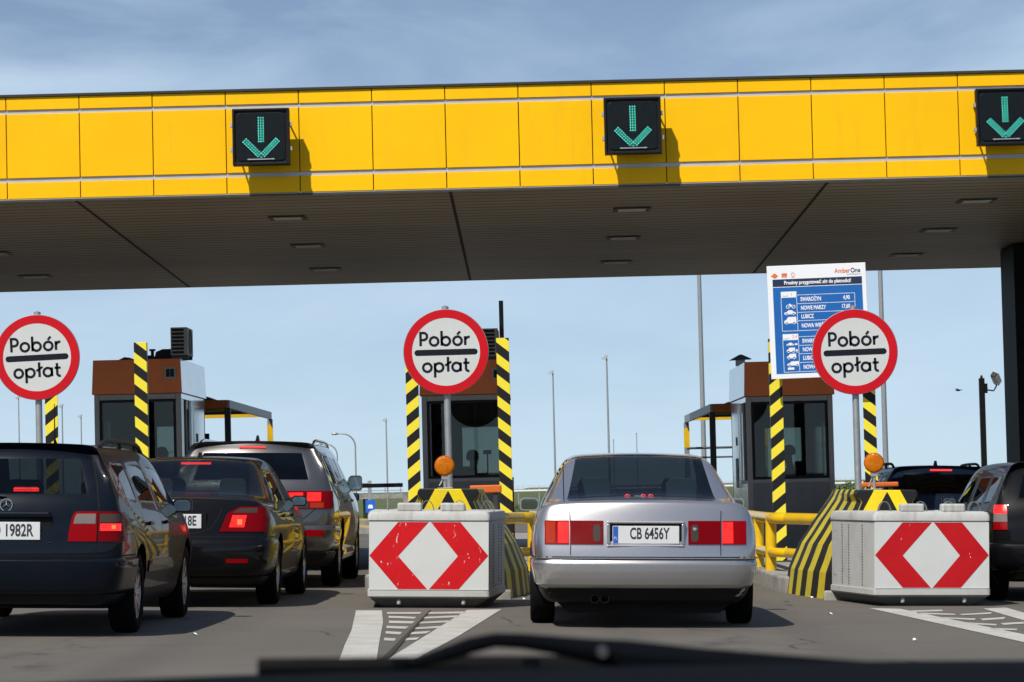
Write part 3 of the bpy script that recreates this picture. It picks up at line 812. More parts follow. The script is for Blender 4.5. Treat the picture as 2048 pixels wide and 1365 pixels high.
# ------------------------------------------------------------------ yellow guard rails
def guard_rail_pipe(cx, sx, label, oy=0.0, sc=1.0):
    t = thing('guard_rail', label, 'guard rail', (cx, 34.6+oy, zi(cx)), (0, TILT, 0), 'yellow pipe guard rails on the islands')
    def path(z, rr):
        pts = [(sx*.30, -.15, z), (sx*.62, .9, z)]
        pts = [(sx*.35, -.2, z), (sx*.88*sc, 1.6, z)]
        for k in range(5):
            a = k/4; pts.append((sx*sc*(.88+.16*math.sin(a*math.pi/2)), 1.6+.35*(1-math.cos(a*math.pi/2))+.2*a, z))
        pts += [(sx*1.05*sc, 3.2, z), (sx*1.05*sc, 5.6, z)]
        return pts
    m1 = MB(); m1.tube(path(.62, .066), .066, 16); m1.build('top_rail', M['yellow_pipe'], t, smooth='auto')
    m1 = MB(); m1.tube(path(.22, .055), .055, 16); m1.build('lower_rail', M['yellow_pipe'], t, smooth='auto')
    for x, y in ((1.04*sc, 2.1), (1.05*sc, 3.9), (1.05*sc, 5.5), (.5, .45)):
        m1 = MB(); m1.tube([(sx*x, y, -.16), (sx*x, y, .64)], .066 if x > .6 else .03, 14); m1.lathe([(.066, .64), (.05, .675), (.0, .685)], (sx*x, y, 0), 14) if x > .6 else None
        m1.build('post', M['yellow_pipe'], t, smooth='auto')
guard_rail_pipe(ISL[2], -1, 'yellow pipe guard rail on the right island, beside the silver saloon')
guard_rail_pipe(ISL[1], 1, 'yellow pipe guard rail on the middle island, half hidden by the scratched block', 0.0, .92)
guard_rail_pipe(ISL[1], -1, 'yellow pipe guard rail on the middle island, behind the block facing the dark cars', 1.2, .82)
guard_rail_pipe(ISL[0], 1, 'yellow pipe guard rail on the left island, hidden behind the black cars', 0.0, .85)

# ------------------------------------------------------------------ striped posts
def hazard_post(cx, dx, h, kind, label):
    x = cx+dx
    t = thing('hazard_post', label, 'hazard post', (x, 41.0, zi(x)), (0, 0, 0), 'yellow and black striped posts before the booths')
    mb = MB(); mb.span((-.084, 0, -.05), (.084, .014, h)); mb.span((-.084 if kind == 'post_left' else .070, .0142, -.05), (-.070 if kind == 'post_left' else .084, .12, h-.002))
    mb.build('striped_plate', M[kind], t, bevel=.003)
    mb = MB(); mb.span((-.05, .0145, -.05), (.05, .11, h-.03)); mb.build('back_tube', M['dark_steel'], t)
    mb = MB(); mb.span((-.13, -.05, .002), (.13, .17, .016)); mb.build('base_plate', M['dark_steel'], t)
hazard_post(ISL[0], -.56, 2.60, 'post_left', 'striped post under the sign at the left edge')
hazard_post(ISL[0], .63, 2.88, 'post_right', 'tall striped post in front of the left booth')
hazard_post(ISL[1], -.58, 2.60, 'post_left', 'short striped post left of the middle booth, partly behind the round sign')
hazard_post(ISL[1], .63, 2.95, 'post_right', 'tall striped post at the right side of the middle booth')
hazard_post(ISL[2], -.57, 2.95, 'post_left', 'tall striped post in front of the right booth, carrying the price board')
hazard_post(ISL[2], .655, 2.60, 'post_right', 'striped post right of the right booth, behind the sign pole')

# ------------------------------------------------------------------ price board
def price_board():
    tl = P(1534.5, 531.7, 40.75); W, H = 1.30, 1.49
    ctr = P(1637, 642, 40.75)
    t = thing('price_board', 'white and blue toll price board listing motorway exits, behind the round sign', 'price board', ctr, (0, R(-.9), 0))
    mb = MB(); mb.span((-W/2, 0, -H/2), (W/2, .035, H/2)); mb.build('panel', M['board_white'], t, bevel=.004)
    def X(u): return -W/2+u
    def Z(v): return H/2-v
    mb = MB(); flat(mb, rect(X(.068), Z(1.425), X(1.245), Z(.287)), -.002); mb.build('blue_field', M['board_blue'], t)
    mb = MB(); flat(mb, rect(X(.068), Z(.277), X(1.245), Z(.180)), -.002); mb.build('title_band', M['board_navy'], t)
    y = -.0035; mb = MB()
    text_into(mb, 'Prosimy przygotować się do płatności!', .066, X(.66), Z(.230), y, 0, 'CENTER', .84, bold=.0022)
    def line(u0, v0, u1, v1, w=.006): 
        if abs(u1-u0) > abs(v1-v0): flat(mb, rect(X(min(u0, u1)), Z(v0+w/2), X(max(u0, u1)), Z(v0-w/2)), y)
        else: flat(mb, rect(X(u0-w/2), Z(max(v0, v1)), X(u0+w/2), Z(min(v0, v1))), y)
    names = ['SWAROŻYN', 'NOWE MARZY', 'LUBICZ', 'NOWA WIEŚ']; price = ['4,90', '17,60', '', '']
    for v0, ve, rows in ((.345, .865, [.395, .51, .625, .735, .865]), (.905, 1.405, [.945, 1.06, 1.17, 1.285, 1.405])):
        flat(mb, rect(X(.17), Z(v0+.08), X(.375), Z(v0)), y)
        line(.17, v0+.08, .17, ve); line(.375, v0, .375, ve); line(1.14, rows[0], 1.14, ve); line(.17, ve, 1.14, ve)
        for r in rows[:-1]: line(.375, r, 1.14, r)
        for i in range(4):
            vm = (rows[i]+rows[i+1])/2
            text_into(mb, names[i], .074, X(.425), Z(vm+.002), y, 0, 'LEFT', .66, bold=.0022)
            if v0 < .5 and price[i]: text_into(mb, price[i], .074, X(1.075), Z(vm), y, 0, 'RIGHT', .70, bold=.0022)
    def pc(v): return Z(v)
    # vehicle pictograms
    def wheel(u, v, r): flat(mb, [(X(u)+r*math.cos(k*.524), Z(v)+r*math.sin(k*.524)) for k in range(12)], y)
    stroke(mb, [(X(.255)+.021*math.cos(k*.524), Z(.545)+.021*math.sin(k*.524)) for k in range(12)]+[(X(.255)+.021, Z(.545))], .008, y)
    stroke(mb, [(X(.330)+.021*math.cos(k*.524), Z(.545)+.021*math.sin(k*.524)) for k in range(12)]+[(X(.330)+.021, Z(.545))], .008, y)
    flat(mb, [(X(.255), Z(.54)), (X(.29), Z(.548)), (X(.33), Z(.54)), (X(.335), Z(.52)), (X(.30), Z(.522)), (X(.285), Z(.505)), (X(.27), Z(.508))], y)
    def carp(u, v, w):
        flat(mb, [(X(u), Z(v)), (X(u+w), Z(v)), (X(u+w), Z(v-.022*w/.14)), (X(u+.82*w), Z(v-.03*w/.14)), (X(u+.68*w), Z(v-.05*w/.14)), (X(u+.38*w), Z(v-.05*w/.14)), (X(u+.22*w), Z(v-.03*w/.14)), (X(u), Z(v-.02*w/.14))], y)
        wheel(u+.22*w, v-.002, .012*w/.14); wheel(u+.8*w, v-.002, .012*w/.14)
    def vanp(u, v, w, h):
        flat(mb, [(X(u), Z(v)), (X(u+w), Z(v)), (X(u+w), Z(v-h)), (X(u+.35*w), Z(v-h)), (X(u+.16*w), Z(v-.55*h)), (X(u), Z(v-.4*h))], y)
        wheel(u+.2*w, v-.002, .014); wheel(u+.8*w, v-.002, .014)
    carp(.205, .645, .15); vanp(.20, .765, .16, .085)
    carp(.215, 1.055, .10); flat(mb, rect(X(.325), Z(1.052), X(.36), Z(1.03)), y)
    vanp(.215, 1.14, .11, .055); flat(mb, rect(X(.335), Z(1.14), X(.362), Z(1.11)), y); wheel(.35, 1.14, .011)
    vanp(.215, 1.225, .12, .06); vanp(.215, 1.32, .165, .055); flat(mb, rect(X(.22), Z(1.375), X(.305), Z(1.345)), y)
    mb.build('white_lettering', M['board_white'], t)
    mb = MB()
    text_into(mb, 'Amber', .084, X(1.092), Z(.098), y, 0, 'RIGHT', .86, bold=.001)
    mb.build('logo_lettering', M['board_orange'], t)
    mb = MB(); flat(mb, [(X(.05), Z(.135)), (X(.10), Z(.095)), (X(.145), Z(.135)), (X(.10), Z(.165))], y); mb.build('banknote_symbol', M['board_orange'], t)
    mb = MB(); flat(mb, rect(X(.19), Z(.120), X(.262), Z(.102)), y); flat(mb, rect(X(.19), Z(.143), X(.262), Z(.126)), y)
    flat(mb, rect(X(.19), Z(.158), X(.262), Z(.154)), y)
    mb.build('card_symbol', M['board_orange'], t); mb = MB()
    stroke(mb, [(X(.34)+.023*math.cos(k*.3927), Z(.122)+.023*math.sin(k*.3927)) for k in range(16)]+[(X(.34)+.023, Z(.122))], .005, y); flat(mb, rect(X(.318), Z(.162), X(.362), Z(.158)), y)
    mb.build('coin_symbol', M['board_orange'], t); mb = MB()
    text_into(mb, '1', .06, X(.30), Z(.385), y-.0008, 0, 'LEFT', .8); mb.build('category_number', M['board_orange'], t); mb = MB(); text_into(mb, '2-4', .06, X(.295), Z(.945), y-.0008, 0, 'LEFT', .8)
    mb.build('category_number', M['board_orange'], t)
    mb = MB(); text_into(mb, 'One', .084, X(1.098), Z(.098), y, 0, 'LEFT', .86, bold=.001)
    mb.build('logo_tail', M['board_navy'], t)
    mb = MB(); text_into(mb, 'AUTOSTRADA A1', .026, X(1.235), Z(.148), y, 0, 'RIGHT', .9); text_into(mb, 'kategoria', .024, X(.19), Z(.402), y-.0008, 0, 'LEFT', .85); text_into(mb, 'kategoria', .024, X(.18), Z(.965), y-.0008, 0, 'LEFT', .85)
    mb.build('small_lettering', M['board_grey'], t)
    mb = MB(); mb.box((-W/2+.12, .09, .35), (.10, .10, .05)); mb.box((-W/2+.12, .09, -.45), (.10, .10, .05)); mb.build('bracket', M['steel'], t)
price_board()

# ================================================================== toll booths
BY = 46.3
def booth(cx, side, label, vent_right):
    z0 = zi(cx)
    t = thing('toll_booth', label, 'toll booth', (cx, BY, z0), (0, 0, 0), 'toll booths under the canopy')
    w, D = .645, 3.4; zs, zb, zt, zr = 1.10, 1.95, 2.27, 2.355
    mb = MB()
    mb.span((-w, 0, 0), (w, .05, zs-.05)); mb.build('front_panel', M['booth_panel'], t); mb = MB(); mb.span((-w, D-.05, 0), (w, D, zs-.1)); mb.build('rear_panel', M['booth_panel'], t)
    sideM = [M['booth_side']]
    for sx in (-1, 1):
        m1 = MB(); xo, xi = sx*w, sx*(w-.04)
        xa, xb = min(xo, xi), max(xo, xi)
        m1.span((xa, .07, 0), (xb, D-.07, zs-.05)); m1.span((xa, .07, zt+.003), (xb, D-.07, zr-.003)); m1.span((xa, 1.45, zs-.048), (xb, D-.07, zt)); m1.build('side_wall', sideM, t)
        m1 = MB(); xg = sx*(w-.02); m1.span((xg-.004, .08, zs), (xg+.004, .72, zt)); m1.span((xg-.004, .79, zs), (xg+.004, 1.43, zt)); m1.build('side_window', M['booth_glass'], t)
        m1 = MB(); m1.span((xa-.004*1, .72, zs-.05), (xb+.004, .79, zt)); m1.span((xa-.003, .07, zs-.05), (xb+.003, .72, zs)); m1.span((xa-.003, .79, zs-.05), (xb+.003, 1.45, zs)); m1.build('window_frame', M['booth_frame'], t)
        m1 = MB(); xd = sx*(w+.003); m1.span((xd-.006, 1.75, .06), (xd+.006, 2.55, zt-.06)); d = m1.build('door', M['booth_side'], t, bevel=.004)
        m1 = MB(); xd = sx*(w+.012); m1.span((xd-.006, 1.9, 1.0), (xd+.006, 2.4, 1.45)); m1.span((xd-.006, 2.05, 1.65), (xd+.006, 2.25, 1.78)); m1.build('pane', M['black'], d)
        m1 = MB(); m1.box((sx*(w+.03), 1.82, 1.05), (.04, .03, .12)); m1.build('handle', M['steel'], d)
    mb = MB()
    for sx in (-1, 1):
        for yy in (.035, D-.035): mb = MB(); mb.box((sx*(w-.035), yy, zr/2), (.075, .075, zr-.004)); mb.build('corner_post', M['booth_frame'], t, bevel=.005)
    mb = MB(); mb.span((-w+.075, -.003, zs-.048), (w-.075, .055, zs+.01)); mb.span((-w+.075, -.003, zt), (w-.075, .055, zr-.004)); mb.build('frame', M['booth_frame'], t, bevel=.005)
    m1 = MB(); m1.span((-w+.073, .02, zs+.01), (w-.073, .028, zt)); wf = m1.build('front_window', M['booth_glass'], t)
    m1 = MB()
    for a, b in (((-w+.075, .012, zs+.012), (-w+.115, .05, zt-.002)), ((w-.115, .012, zs+.012), (w-.075, .05, zt-.002)), ((-w+.115, .012, zs+.012), (w-.115, .05, zs+.05)), ((-w+.115, .012, zt-.04), (w-.115, .05, zt-.002))): m1.span(a, b)
    m1.build('sash', M['black'], wf)
    m1 = MB(); m1.span((-w+.116, .06, zb), (w-.116, .075, zt)); m1.build('blind', M['blind'], t)
    # back wall with a window
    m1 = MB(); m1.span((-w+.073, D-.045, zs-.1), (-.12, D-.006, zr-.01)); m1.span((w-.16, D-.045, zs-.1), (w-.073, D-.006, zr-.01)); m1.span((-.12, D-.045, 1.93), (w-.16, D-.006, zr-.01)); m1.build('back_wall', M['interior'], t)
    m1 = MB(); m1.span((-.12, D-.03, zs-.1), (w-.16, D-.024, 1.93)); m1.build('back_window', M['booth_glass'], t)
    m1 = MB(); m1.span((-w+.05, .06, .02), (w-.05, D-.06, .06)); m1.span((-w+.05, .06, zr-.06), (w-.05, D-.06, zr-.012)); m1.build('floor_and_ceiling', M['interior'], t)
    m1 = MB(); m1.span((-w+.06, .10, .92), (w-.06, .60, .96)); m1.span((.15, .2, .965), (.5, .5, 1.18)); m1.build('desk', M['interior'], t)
    # roof box, slightly battered sides
    rt = 2.87; m1 = MB(); a, b = .675, .655
    m1.add([(-a, -.05, zr), (a, -.05, zr), (a, D+.05, zr), (-a, D+.05, zr), (-b, -.01, rt), (b, -.01, rt), (b, D+.01, rt), (-b, D+.01, rt)],
           [(3, 2, 1, 0), (4, 5, 6, 7), (0, 1, 5, 4), (1, 2, 6, 5), (2, 3, 7, 6), (3, 0, 4, 7)], 0)
    m1.m[-5:] = [0, 0, 1, 0, 1]
    rf = m1.build('roof', [M['roof_brown'], M['booth_side']], t, bevel=.006)
    if not vent_right: return t
    m1 = MB(); x = .50; m1.span((x-.085, -.048, 2.57), (x+.085, -.02, 2.74)); v = m1.build('vent', M['booth_frame'], rf)
    m1 = MB(); m1.span((x-.06, -.052, 2.595), (x-.004, -.0485, 2.715)); m1.span((x+.004, -.052, 2.595), (x+.06, -.0485, 2.715)); m1.build('louvre', M['black'], v)
    return t
bx = [P(276, 860, BY).x, P(931, 860, BY).x, P(1580, 860, BY).x]
booth(bx[0], 1, 'brown roofed toll booth behind the striped post at left, pale wall on its right', True)
booth(bx[1], 1, 'brown roofed toll booth in the middle, behind the round sign', True)
booth(bx[2], -1, 'brown roofed toll booth behind the price board, pale wall on its left', False)
def z_roof(cx): return zi(cx)+2.87

def aircon(x, y, z, label):
    t = thing('air_conditioner', label, 'air conditioner', (x, y, z+.003), (0, 0, 0), 'air conditioners on the booth roofs')
    w, d, h = .125, .80, .42
    mb = MB(); mb.span((-w, 0, .05), (w, d, .05+h)); mb.build('case', M['booth_frame'], t, bevel=.008)
    mb = MB()
    for k in range(7): mb.span((-w+.02, -.008, .075+k*.056), (w-.05, -.0005, .112+k*.056))
    mb.build('grille', M['black'], t)
    mb = MB(); mb.lathe([(.001, w+.002), (.17, w+.002), (.185, w+.012), (.195, w+.002)], (0, d/2, .05+h/2), 36, axis='x'); mb.build('fan_guard', M['black'], t, smooth=True)
    for ya in (.1, d-.15):
        mb = MB(); mb.span((-w, ya, 0), (w, ya+.05, .049)); mb.build('foot', M['dark_steel'], t)
ax = P(360, 700, BY+.25).x
aircon(ax, BY+.12, z_roof(bx[0]), 'tall grilled air conditioner on the roof of the left booth')
aircon(P(980, 700, BY+.25).x, BY+.12, z_roof(bx[1]), 'air conditioner on the middle booth roof, half hidden by the round sign')
t = thing('roof_duct', 'black duct unit with a small spout on the left booth roof', 'roof duct', (ax-.42, BY+.55, z_roof(bx[0])+.002))
mb = MB(); mb.prism([(-.22, 0), (.30, 0), (.30, .17), (.12, .17), (.02, .13), (0, .0501), (-.01, .05), (-.04, .08), (-.22, .08)], 0, .35); mb.build('case', M['black'], t, bevel=.01)
mb = MB(); mb.tube([(-.05, .15, .05), (-.05, .15, .16)], .025, 8); mb.box((-.05, .15, .165), (.09, .05, .03)); mb.build('spout', M['black'], t)
t = thing('roof_hatch', 'low dark hatch on the left booth roof, left of the striped post', 'roof hatch', (bx[0]-.22, BY+.5, z_roof(bx[0])+.002))
mb = MB(); mb.prism([(-.16, 0), (.16, 0), (.05, .05), (-.03, .06)], 0, .3); mb.build('lid', M['black'], t)
t = thing('vent_cowl', 'small pitched vent cowl on the right booth roof', 'vent cowl', (P(1481, 720, BY+1.5).x, BY+1.5, z_roof(bx[2])+.002))
mb = MB(); mb.span((-.07, 0, 0), (.07, .14, .10)); mb.build('duct', M['steel'], t)
mb = MB(); mb.prism([(-.17, .09), (.17, .10), (.02, .17), (-.02, .17)], -.08, .22); mb.build('cap', M['dark_steel'], t)

# ------------------------------------------------------------------ shelters behind the booths
def shelter(cx, s, label):
    Y0 = 50.4; t = thing('walkway_shelter', label, 'shelter', (cx, Y0, zi(cx)), (0, 0, 0), 'steel walkway shelters behind the booths')
    D, zt = 8.4, 2.36; xr, xl = .86*s, -.62*s
    mb = MB(); a, b = sorted((xl, xr))
    mb.span((a, 0, zt-.13), (b, .10, zt)); mb.build('front_beam', M['roof_brown'], t)
    mb = MB(); mb.span((xr-.03, .102, zt-.13), (xr+.03, D, zt)); mb.build('side_beam', M['steel'], t)
    mb = MB(); mb.span((xl-.03, .102, zt-.13), (xl+.03, D, zt)); mb.build('side_beam', M['steel'], t)
    for yy in (2.2, 4.6, 7.0):
        mb = MB(); mb.span((a+.04, yy, zt-.12), (b-.04, yy+.09, zt-.02)); mb.build('cross_beam', M['yellow_pipe'] if yy > 5 or yy < 3 else M['dark_steel'], t)
    for xx in (xr, xl):
        for yy, mt in ((.05, 'dark_steel'), (D-.06, 'steel')):
            mb = MB(); mb.span((xx-.048, yy-.045, -.02), (xx+.048, yy+.045, zt-.132)); p = mb.build('post', M[mt], t)
            if yy > 1:
                m2 = MB(); m2.span((xx-.052, yy-.05, 1.75), (xx+.052, yy+.05, 2.12)); m2.build('yellow_sleeve', M['yellow_pipe'], p)
    mb = MB(); zz = 1.74
    mb.tube([(xl, D-.1, zz), (xr, D-.1, zz)], .022, 8); mb.build('rear_rail', M['dark_steel'], t)
    mb = MB(); mb.tube([(xl+.1*s, D-.3, .3), (xl+.1*s, D-.3, 1.56), (xr-.16*s, D-.3, 1.56), (xr-.16*s, D-.3, .3)], .024, 8); mb.build('pipe_frame', M['dark_steel'], t)
    mb = MB(); q = [(a, .0, zt+.002), (b, .0, zt+.002)]
    pl = [(a-.0, zt+.002), (b-.2 if s > 0 else b, zt+.002), (b-.45 if s > 0 else b, zt+.10), (a if s > 0 else a+.45, zt+.10)] if s > 0 else [(a+.2, zt+.002), (b, zt+.002), (b, zt+.10), (a+.45, zt+.10)]
    mb.prism(pl, 0, 1.8); mb.build('roof_sheet', M['dark_steel'], t)
shelter(ISL[0], 1, 'steel walkway shelter with yellow cross beams, right of the left booth')
shelter(ISL[2], -1, 'steel walkway shelter with yellow cross beams, left of the right booth')

# ------------------------------------------------------------------ barrier gates
def gate_arm_mat():
    m, nt, b = nodes_of('barrier_arm')
    sp = nt.nodes.new("ShaderNodeSeparateXYZ"); nt.links.new(coords(nt), sp.inputs[0])
    fr = mathn(nt, 'FRACT', mathn(nt, 'ADD', mathn(nt, 'DIVIDE', mathn(nt, 'ADD', sp.outputs['X'], sp.outputs['Z']), .62), .1))
    c = mixc(nt, mathn(nt, 'GREATER_THAN', fr, .74), (.20, .195, .19), (.20, .03, .03))
    nt.links.new(c, b.inputs['Base Color']); b.inputs['Roughness'].default_value = .6
    return m
M['arm'] = gate_arm_mat()
def barrier(x, arm_px, raised, label):
    Y = 52.0; z0 = zi(x)
    t = thing('barrier_gate', label, 'barrier gate', (x, Y, z0), (0, 0, 0), 'barrier gates behind the booths')
    mb = MB(); mb.span((-.14, .06, 0), (.14, .36, 1.02)); mb.build('cabinet', M['orange'], t, bevel=.02)
    mb = MB(); mb.lathe([(.0, -.005), (.07, -.004), (.07, .055), (.0, .055)], (0, 0, .93), 20, axis='y'); mb.build('pivot', M['dark_steel'], t)
    mb = MB()
    if raised: mb.span((-.037, -.045, .80), (.037, -.008, raised-z0))
    else: mb.span((-.35, -.045, .93-.034), (arm_px-x, -.008, .93+.034))
    mb.build('arm', M['arm'], t, bevel=.006)
barrier(P(1003, 650, 52).x, None, P(1003, 602, 52).z, 'barrier gate with its arm raised behind the middle booth')
barrier(-4.98, P(806, 980, 52).x, None, 'barrier gate lowered across the left lane ahead of the dark cars')

t = thing('traffic_light', 'small red traffic light beside the left booth', 'traffic light', (P(413, 880, 50.2).x, 50.15, zi(-5)))
c = P(413, 880, 50.2); zz = c.z-zi(-5)
mb = MB(); mb.tube([(0, .05, -.02), (0, .05, zz-.12)], .025, 8); mb.build('post', M['dark_steel'], t)
mb = MB(); mb.span((-.045, 0, zz-.12), (.045, .1, zz+.10)); mb.build('housing', M['black'], t, bevel=.01)
mb = MB(); mb.lathe([(.0, -.012), (.03, -.008), (.038, 0)], (0, 0, zz-.05), 16, axis='y'); mb.build('red_lamp', M['brake_hot'], t)

# ------------------------------------------------------------------ people in the booths
def person(x, y, z, rz, label, top, cap):
    "seated clerk: one skinned body from the pelvis out; hair or cap as a child"
    J = {'pel': (0, 0, .56, .13, .10), 'bel': (0, -.01, .72, .13, .095), 'che': (0, -.03, .92, .155, .10), 'nec': (0, -.05, 1.10, .05, .05), 'jaw': (0, -.085, 1.20, .058, .068),
         'hed': (0, -.075, 1.29, .074, .090), 'crn': (0, -.065, 1.365, .058, .07), 'nos': (0, -.165, 1.265, .010, .012)}
    for s, k in ((-1, 'l'), (1, 'r')):
        J.update({k+'sh': (s*.18, -.03, 1.02, .058, .055), k+'el': (s*.235, -.12, .78, .043, .043), k+'wr': (s*.16, -.34, .80, .027, .022), k+'pa': (s*.14, -.41, .80, .034, .014),
                  k+'hi': (s*.10, -.03, .55, .085, .08), k+'kn': (s*.13, -.44, .56, .058, .058), k+'an': (s*.13, -.40, .12, .038, .04), k+'to': (s*.14, -.54, .08, .036, .026)})
        for i, (dx, ln) in enumerate(((-.027, .065), (-.009, .078), (.009, .072), (.026, .058))):
            J[k+'f%d' % i] = (s*.14+dx, -.445, .797, .0085, .0085); J[k+'g%d' % i] = (s*.14+dx*1.15, -.445-ln, .780-.004*i, .0075, .0075)
        J[k+'t0'] = (s*.14-s*.040, -.405, .795, .010, .010); J[k+'t1'] = (s*.14-s*.058, -.445, .785, .009, .009)
    E = [('pel', 'bel'), ('bel', 'che'), ('che', 'nec'), ('nec', 'jaw'), ('jaw', 'hed'), ('hed', 'crn'), ('hed', 'nos')]
    for k in 'lr':
        E += [('che', k+'sh'), (k+'sh', k+'el'), (k+'el', k+'wr'), (k+'wr', k+'pa'), ('pel', k+'hi'), (k+'hi', k+'kn'), (k+'kn', k+'an'), (k+'an', k+'to'), (k+'pa', k+'t0'), (k+'t0', k+'t1')]
        for i in range(4): E += [(k+'pa', k+'f%d' % i), (k+'f%d' % i, k+'g%d' % i)]
    names = list(J); me = bpy.data.meshes.new('person'); me.from_pydata([J[n][:3] for n in names], [(names.index(a), names.index(b)) for a, b in E], [])
    o = bpy.data.objects.new('tmp', me); COL.objects.link(o)
    sk = o.modifiers.new('skin', 'SKIN'); sk.use_smooth_shade = True
    for i, n in enumerate(names): 
        me.skin_vertices[0].data[i].radius = J[n][3:5]; me.skin_vertices[0].data[i].use_root = (n == 'pel')
    ss = o.modifiers.new('s', 'SUBSURF'); ss.levels = 2
    dg = bpy.context.evaluated_depsgraph_get(); m2 = bpy.data.meshes.new_from_object(o.evaluated_get(dg)); bpy.data.objects.remove(o)
    m2.name = 'person'
    for p in m2.polygons:
        c = p.center; p.use_smooth = True
        hand = c.y < -.335 and c.z > .74 and c.z < .85
        p.material_index = 0 if (c.z > 1.115 or hand) else (1 if c.z > .62 else 2)
    b = link('person', m2, [M['skin'], M[top], M['cloth_dark'], M['hair']])
    b.location = (x, y, z); b.rotation_euler = (0, 0, rz)
    tag(b, label, 'person', 'clerks inside the toll booths')
    bm = bmesh.new(); bm.from_mesh(m2)
    for s in (-1, 1):
        r = bmesh.ops.create_uvsphere(bm, u_segments=8, v_segments=6, radius=.011, matrix=Matrix.Translation((s*.030, -.158, 1.295)))
        for v in r['verts']:
            for f in v.link_faces: f.material_index = 3
        r = bmesh.ops.create_uvsphere(bm, u_segments=8, v_segments=6, radius=.026, matrix=Matrix.Translation((s*.080, -.07, 1.275)) @ Matrix.Diagonal((.35, .8, 1.2, 1)))
    r = bmesh.ops.create_uvsphere(bm, u_segments=8, v_segments=6, radius=.022, matrix=Matrix.Translation((0, -.145, 1.225)) @ Matrix.Diagonal((1, .4, .3, 1)))
    bm.to_mesh(m2); bm.free()
    mb = MB()
    mb.lathe([(.091, 1.26), (.099, 1.30), (.096, 1.345), (.075, 1.39), (.04, 1.412), (.001, 1.418)], (0, -.058, 0), 20)
    if cap: mb.prism([(-.06, 1.325), (.06, 1.325), (.05, 1.335), (-.05, 1.335)], -.235, -.12)
    mb.build('cap' if cap else 'hair', M['cloth_dark'] if cap else M['hair'], b, smooth='auto')
    return b
def chair(x, y, z, rz, label):
    t = thing('office_chair', label, 'chair', (x, y, z), (0, 0, rz), 'chairs inside the toll booths')
    mb = MB(); mb.box((0, -.05, .43), (.46, .44, .07)); mb.build('seat', M['cloth_dark'], t, bevel=.02)
    mb = MB(); mb.box((0, .18, .86), (.44, .07, .60)); mb.build('backrest', M['cloth_dark'], t, bevel=.03)
    mb = MB(); mb.tube([(0, -.03, .06), (0, -.03, .40)], .03, 8)
    for k in range(5): mb.tube([(0, -.03, .09), (.24*math.cos(k*1.257), -.03+.24*math.sin(k*1.257), .03)], .018, 6)
    mb.build('pedestal', M['black'], t)
for px, py, cxx, rz, lab, clab, top, cap in ((325, 909, bx[0], 1.35, 'person in a dark cap seated in the left booth', 'dark chair in the left booth', 'cloth_dark', True),
                                            (946, 915, bx[1], 2.6, 'person with short dark hair seated in the middle booth', 'dark chair in the middle booth', 'cloth_blue', False),
                                            (1577, 905, bx[2], -2.2, 'person with dark hair seated in shade in the right booth', 'dark chair in the right booth', 'cloth_dark', False)):
    Y = 47.6; c = P(px, py, Y); zz = zi(cxx)+.06
    off = Matrix.Rotation(rz, 3, 'Z') @ Vector((0, -.07, 0))
    person(c.x-off.x, Y-off.y, max(zz, c.z-1.30), rz, lab, top, cap)
    chair(c.x-off.x, Y-off.y, max(zz, c.z-1.30)+.001, rz, clab)
c = P(975, 905, 46.9)
t = thing('desk_display', 'flat display on a thin stalk inside the middle booth window', 'display', (c.x, 46.7, zi(bx[1])+.96))
zz = c.z-zi(bx[1])-.96
mb = MB(); mb.box((0, 0, zz), (.125, .03, .062)); mb.build('screen', M['black'], t, bevel=.006)
mb = MB(); mb.tube([(0, .01, 0), (0, .01, zz-.03)], .012, 8); mb.box((0, .0, .008), (.10, .08, .015)); mb.build('stalk', M['black'], t)

# ------------------------------------------------------------------ light masts, street lamps, far things
def mast(px, topy, Y, r, label, h=None):
    c = P(px, topy, Y); 
    if h: 
        c2 = P(px, 800, Y); c = Vector((c2.x, Y, h))
    zb = terrain(c.x, Y); t = thing('light_mast', label, 'light mast', (c.x, Y, zb), (0, 0, 0), 'tall light masts beyond the booths'); H = c.z-zb
    mb = MB(); mb.tube([(0, 0, -.2), (0, 0, H)], [r*1.25, r*.75], 10); mb.build('pole', M['steel'], t, smooth='auto')
    k = r/.085
    mb = MB(); mb.prism([(-.42*k, H-.08*k), (-.30*k, H-.22*k), (.08*k, H-.12*k), (.10*k, H+.14*k), (-.05*k, H+.14*k)], -.2*k, .2*k); mb.build('floodlight', M['bwhite'], t)
mast(1105.5, 744, 290, .085, 'thin light mast left of the silver saloon roof')
mast(1213, 714, 258, .085, 'thin light mast standing above the silver saloon roof')
mast(772, 839, 400, .10, 'distant light mast left of the middle booth')
mast(124, 811, 380, .10, 'distant light mast right of the sign at the left edge')
mast(162, 832, 430, .10, 'shorter distant light mast left of the left booth')
mast(1405, 0, 150, .105, 'thick grey light mast rising behind the canopy, left of the price board', 18.0)
mast(1768, 0, 150, .115, 'thick grey light mast rising behind the canopy, right of the round sign', 18.0)
mast(37, 795, 420, .09, 'distant light mast left of the sign pole at the left edge')
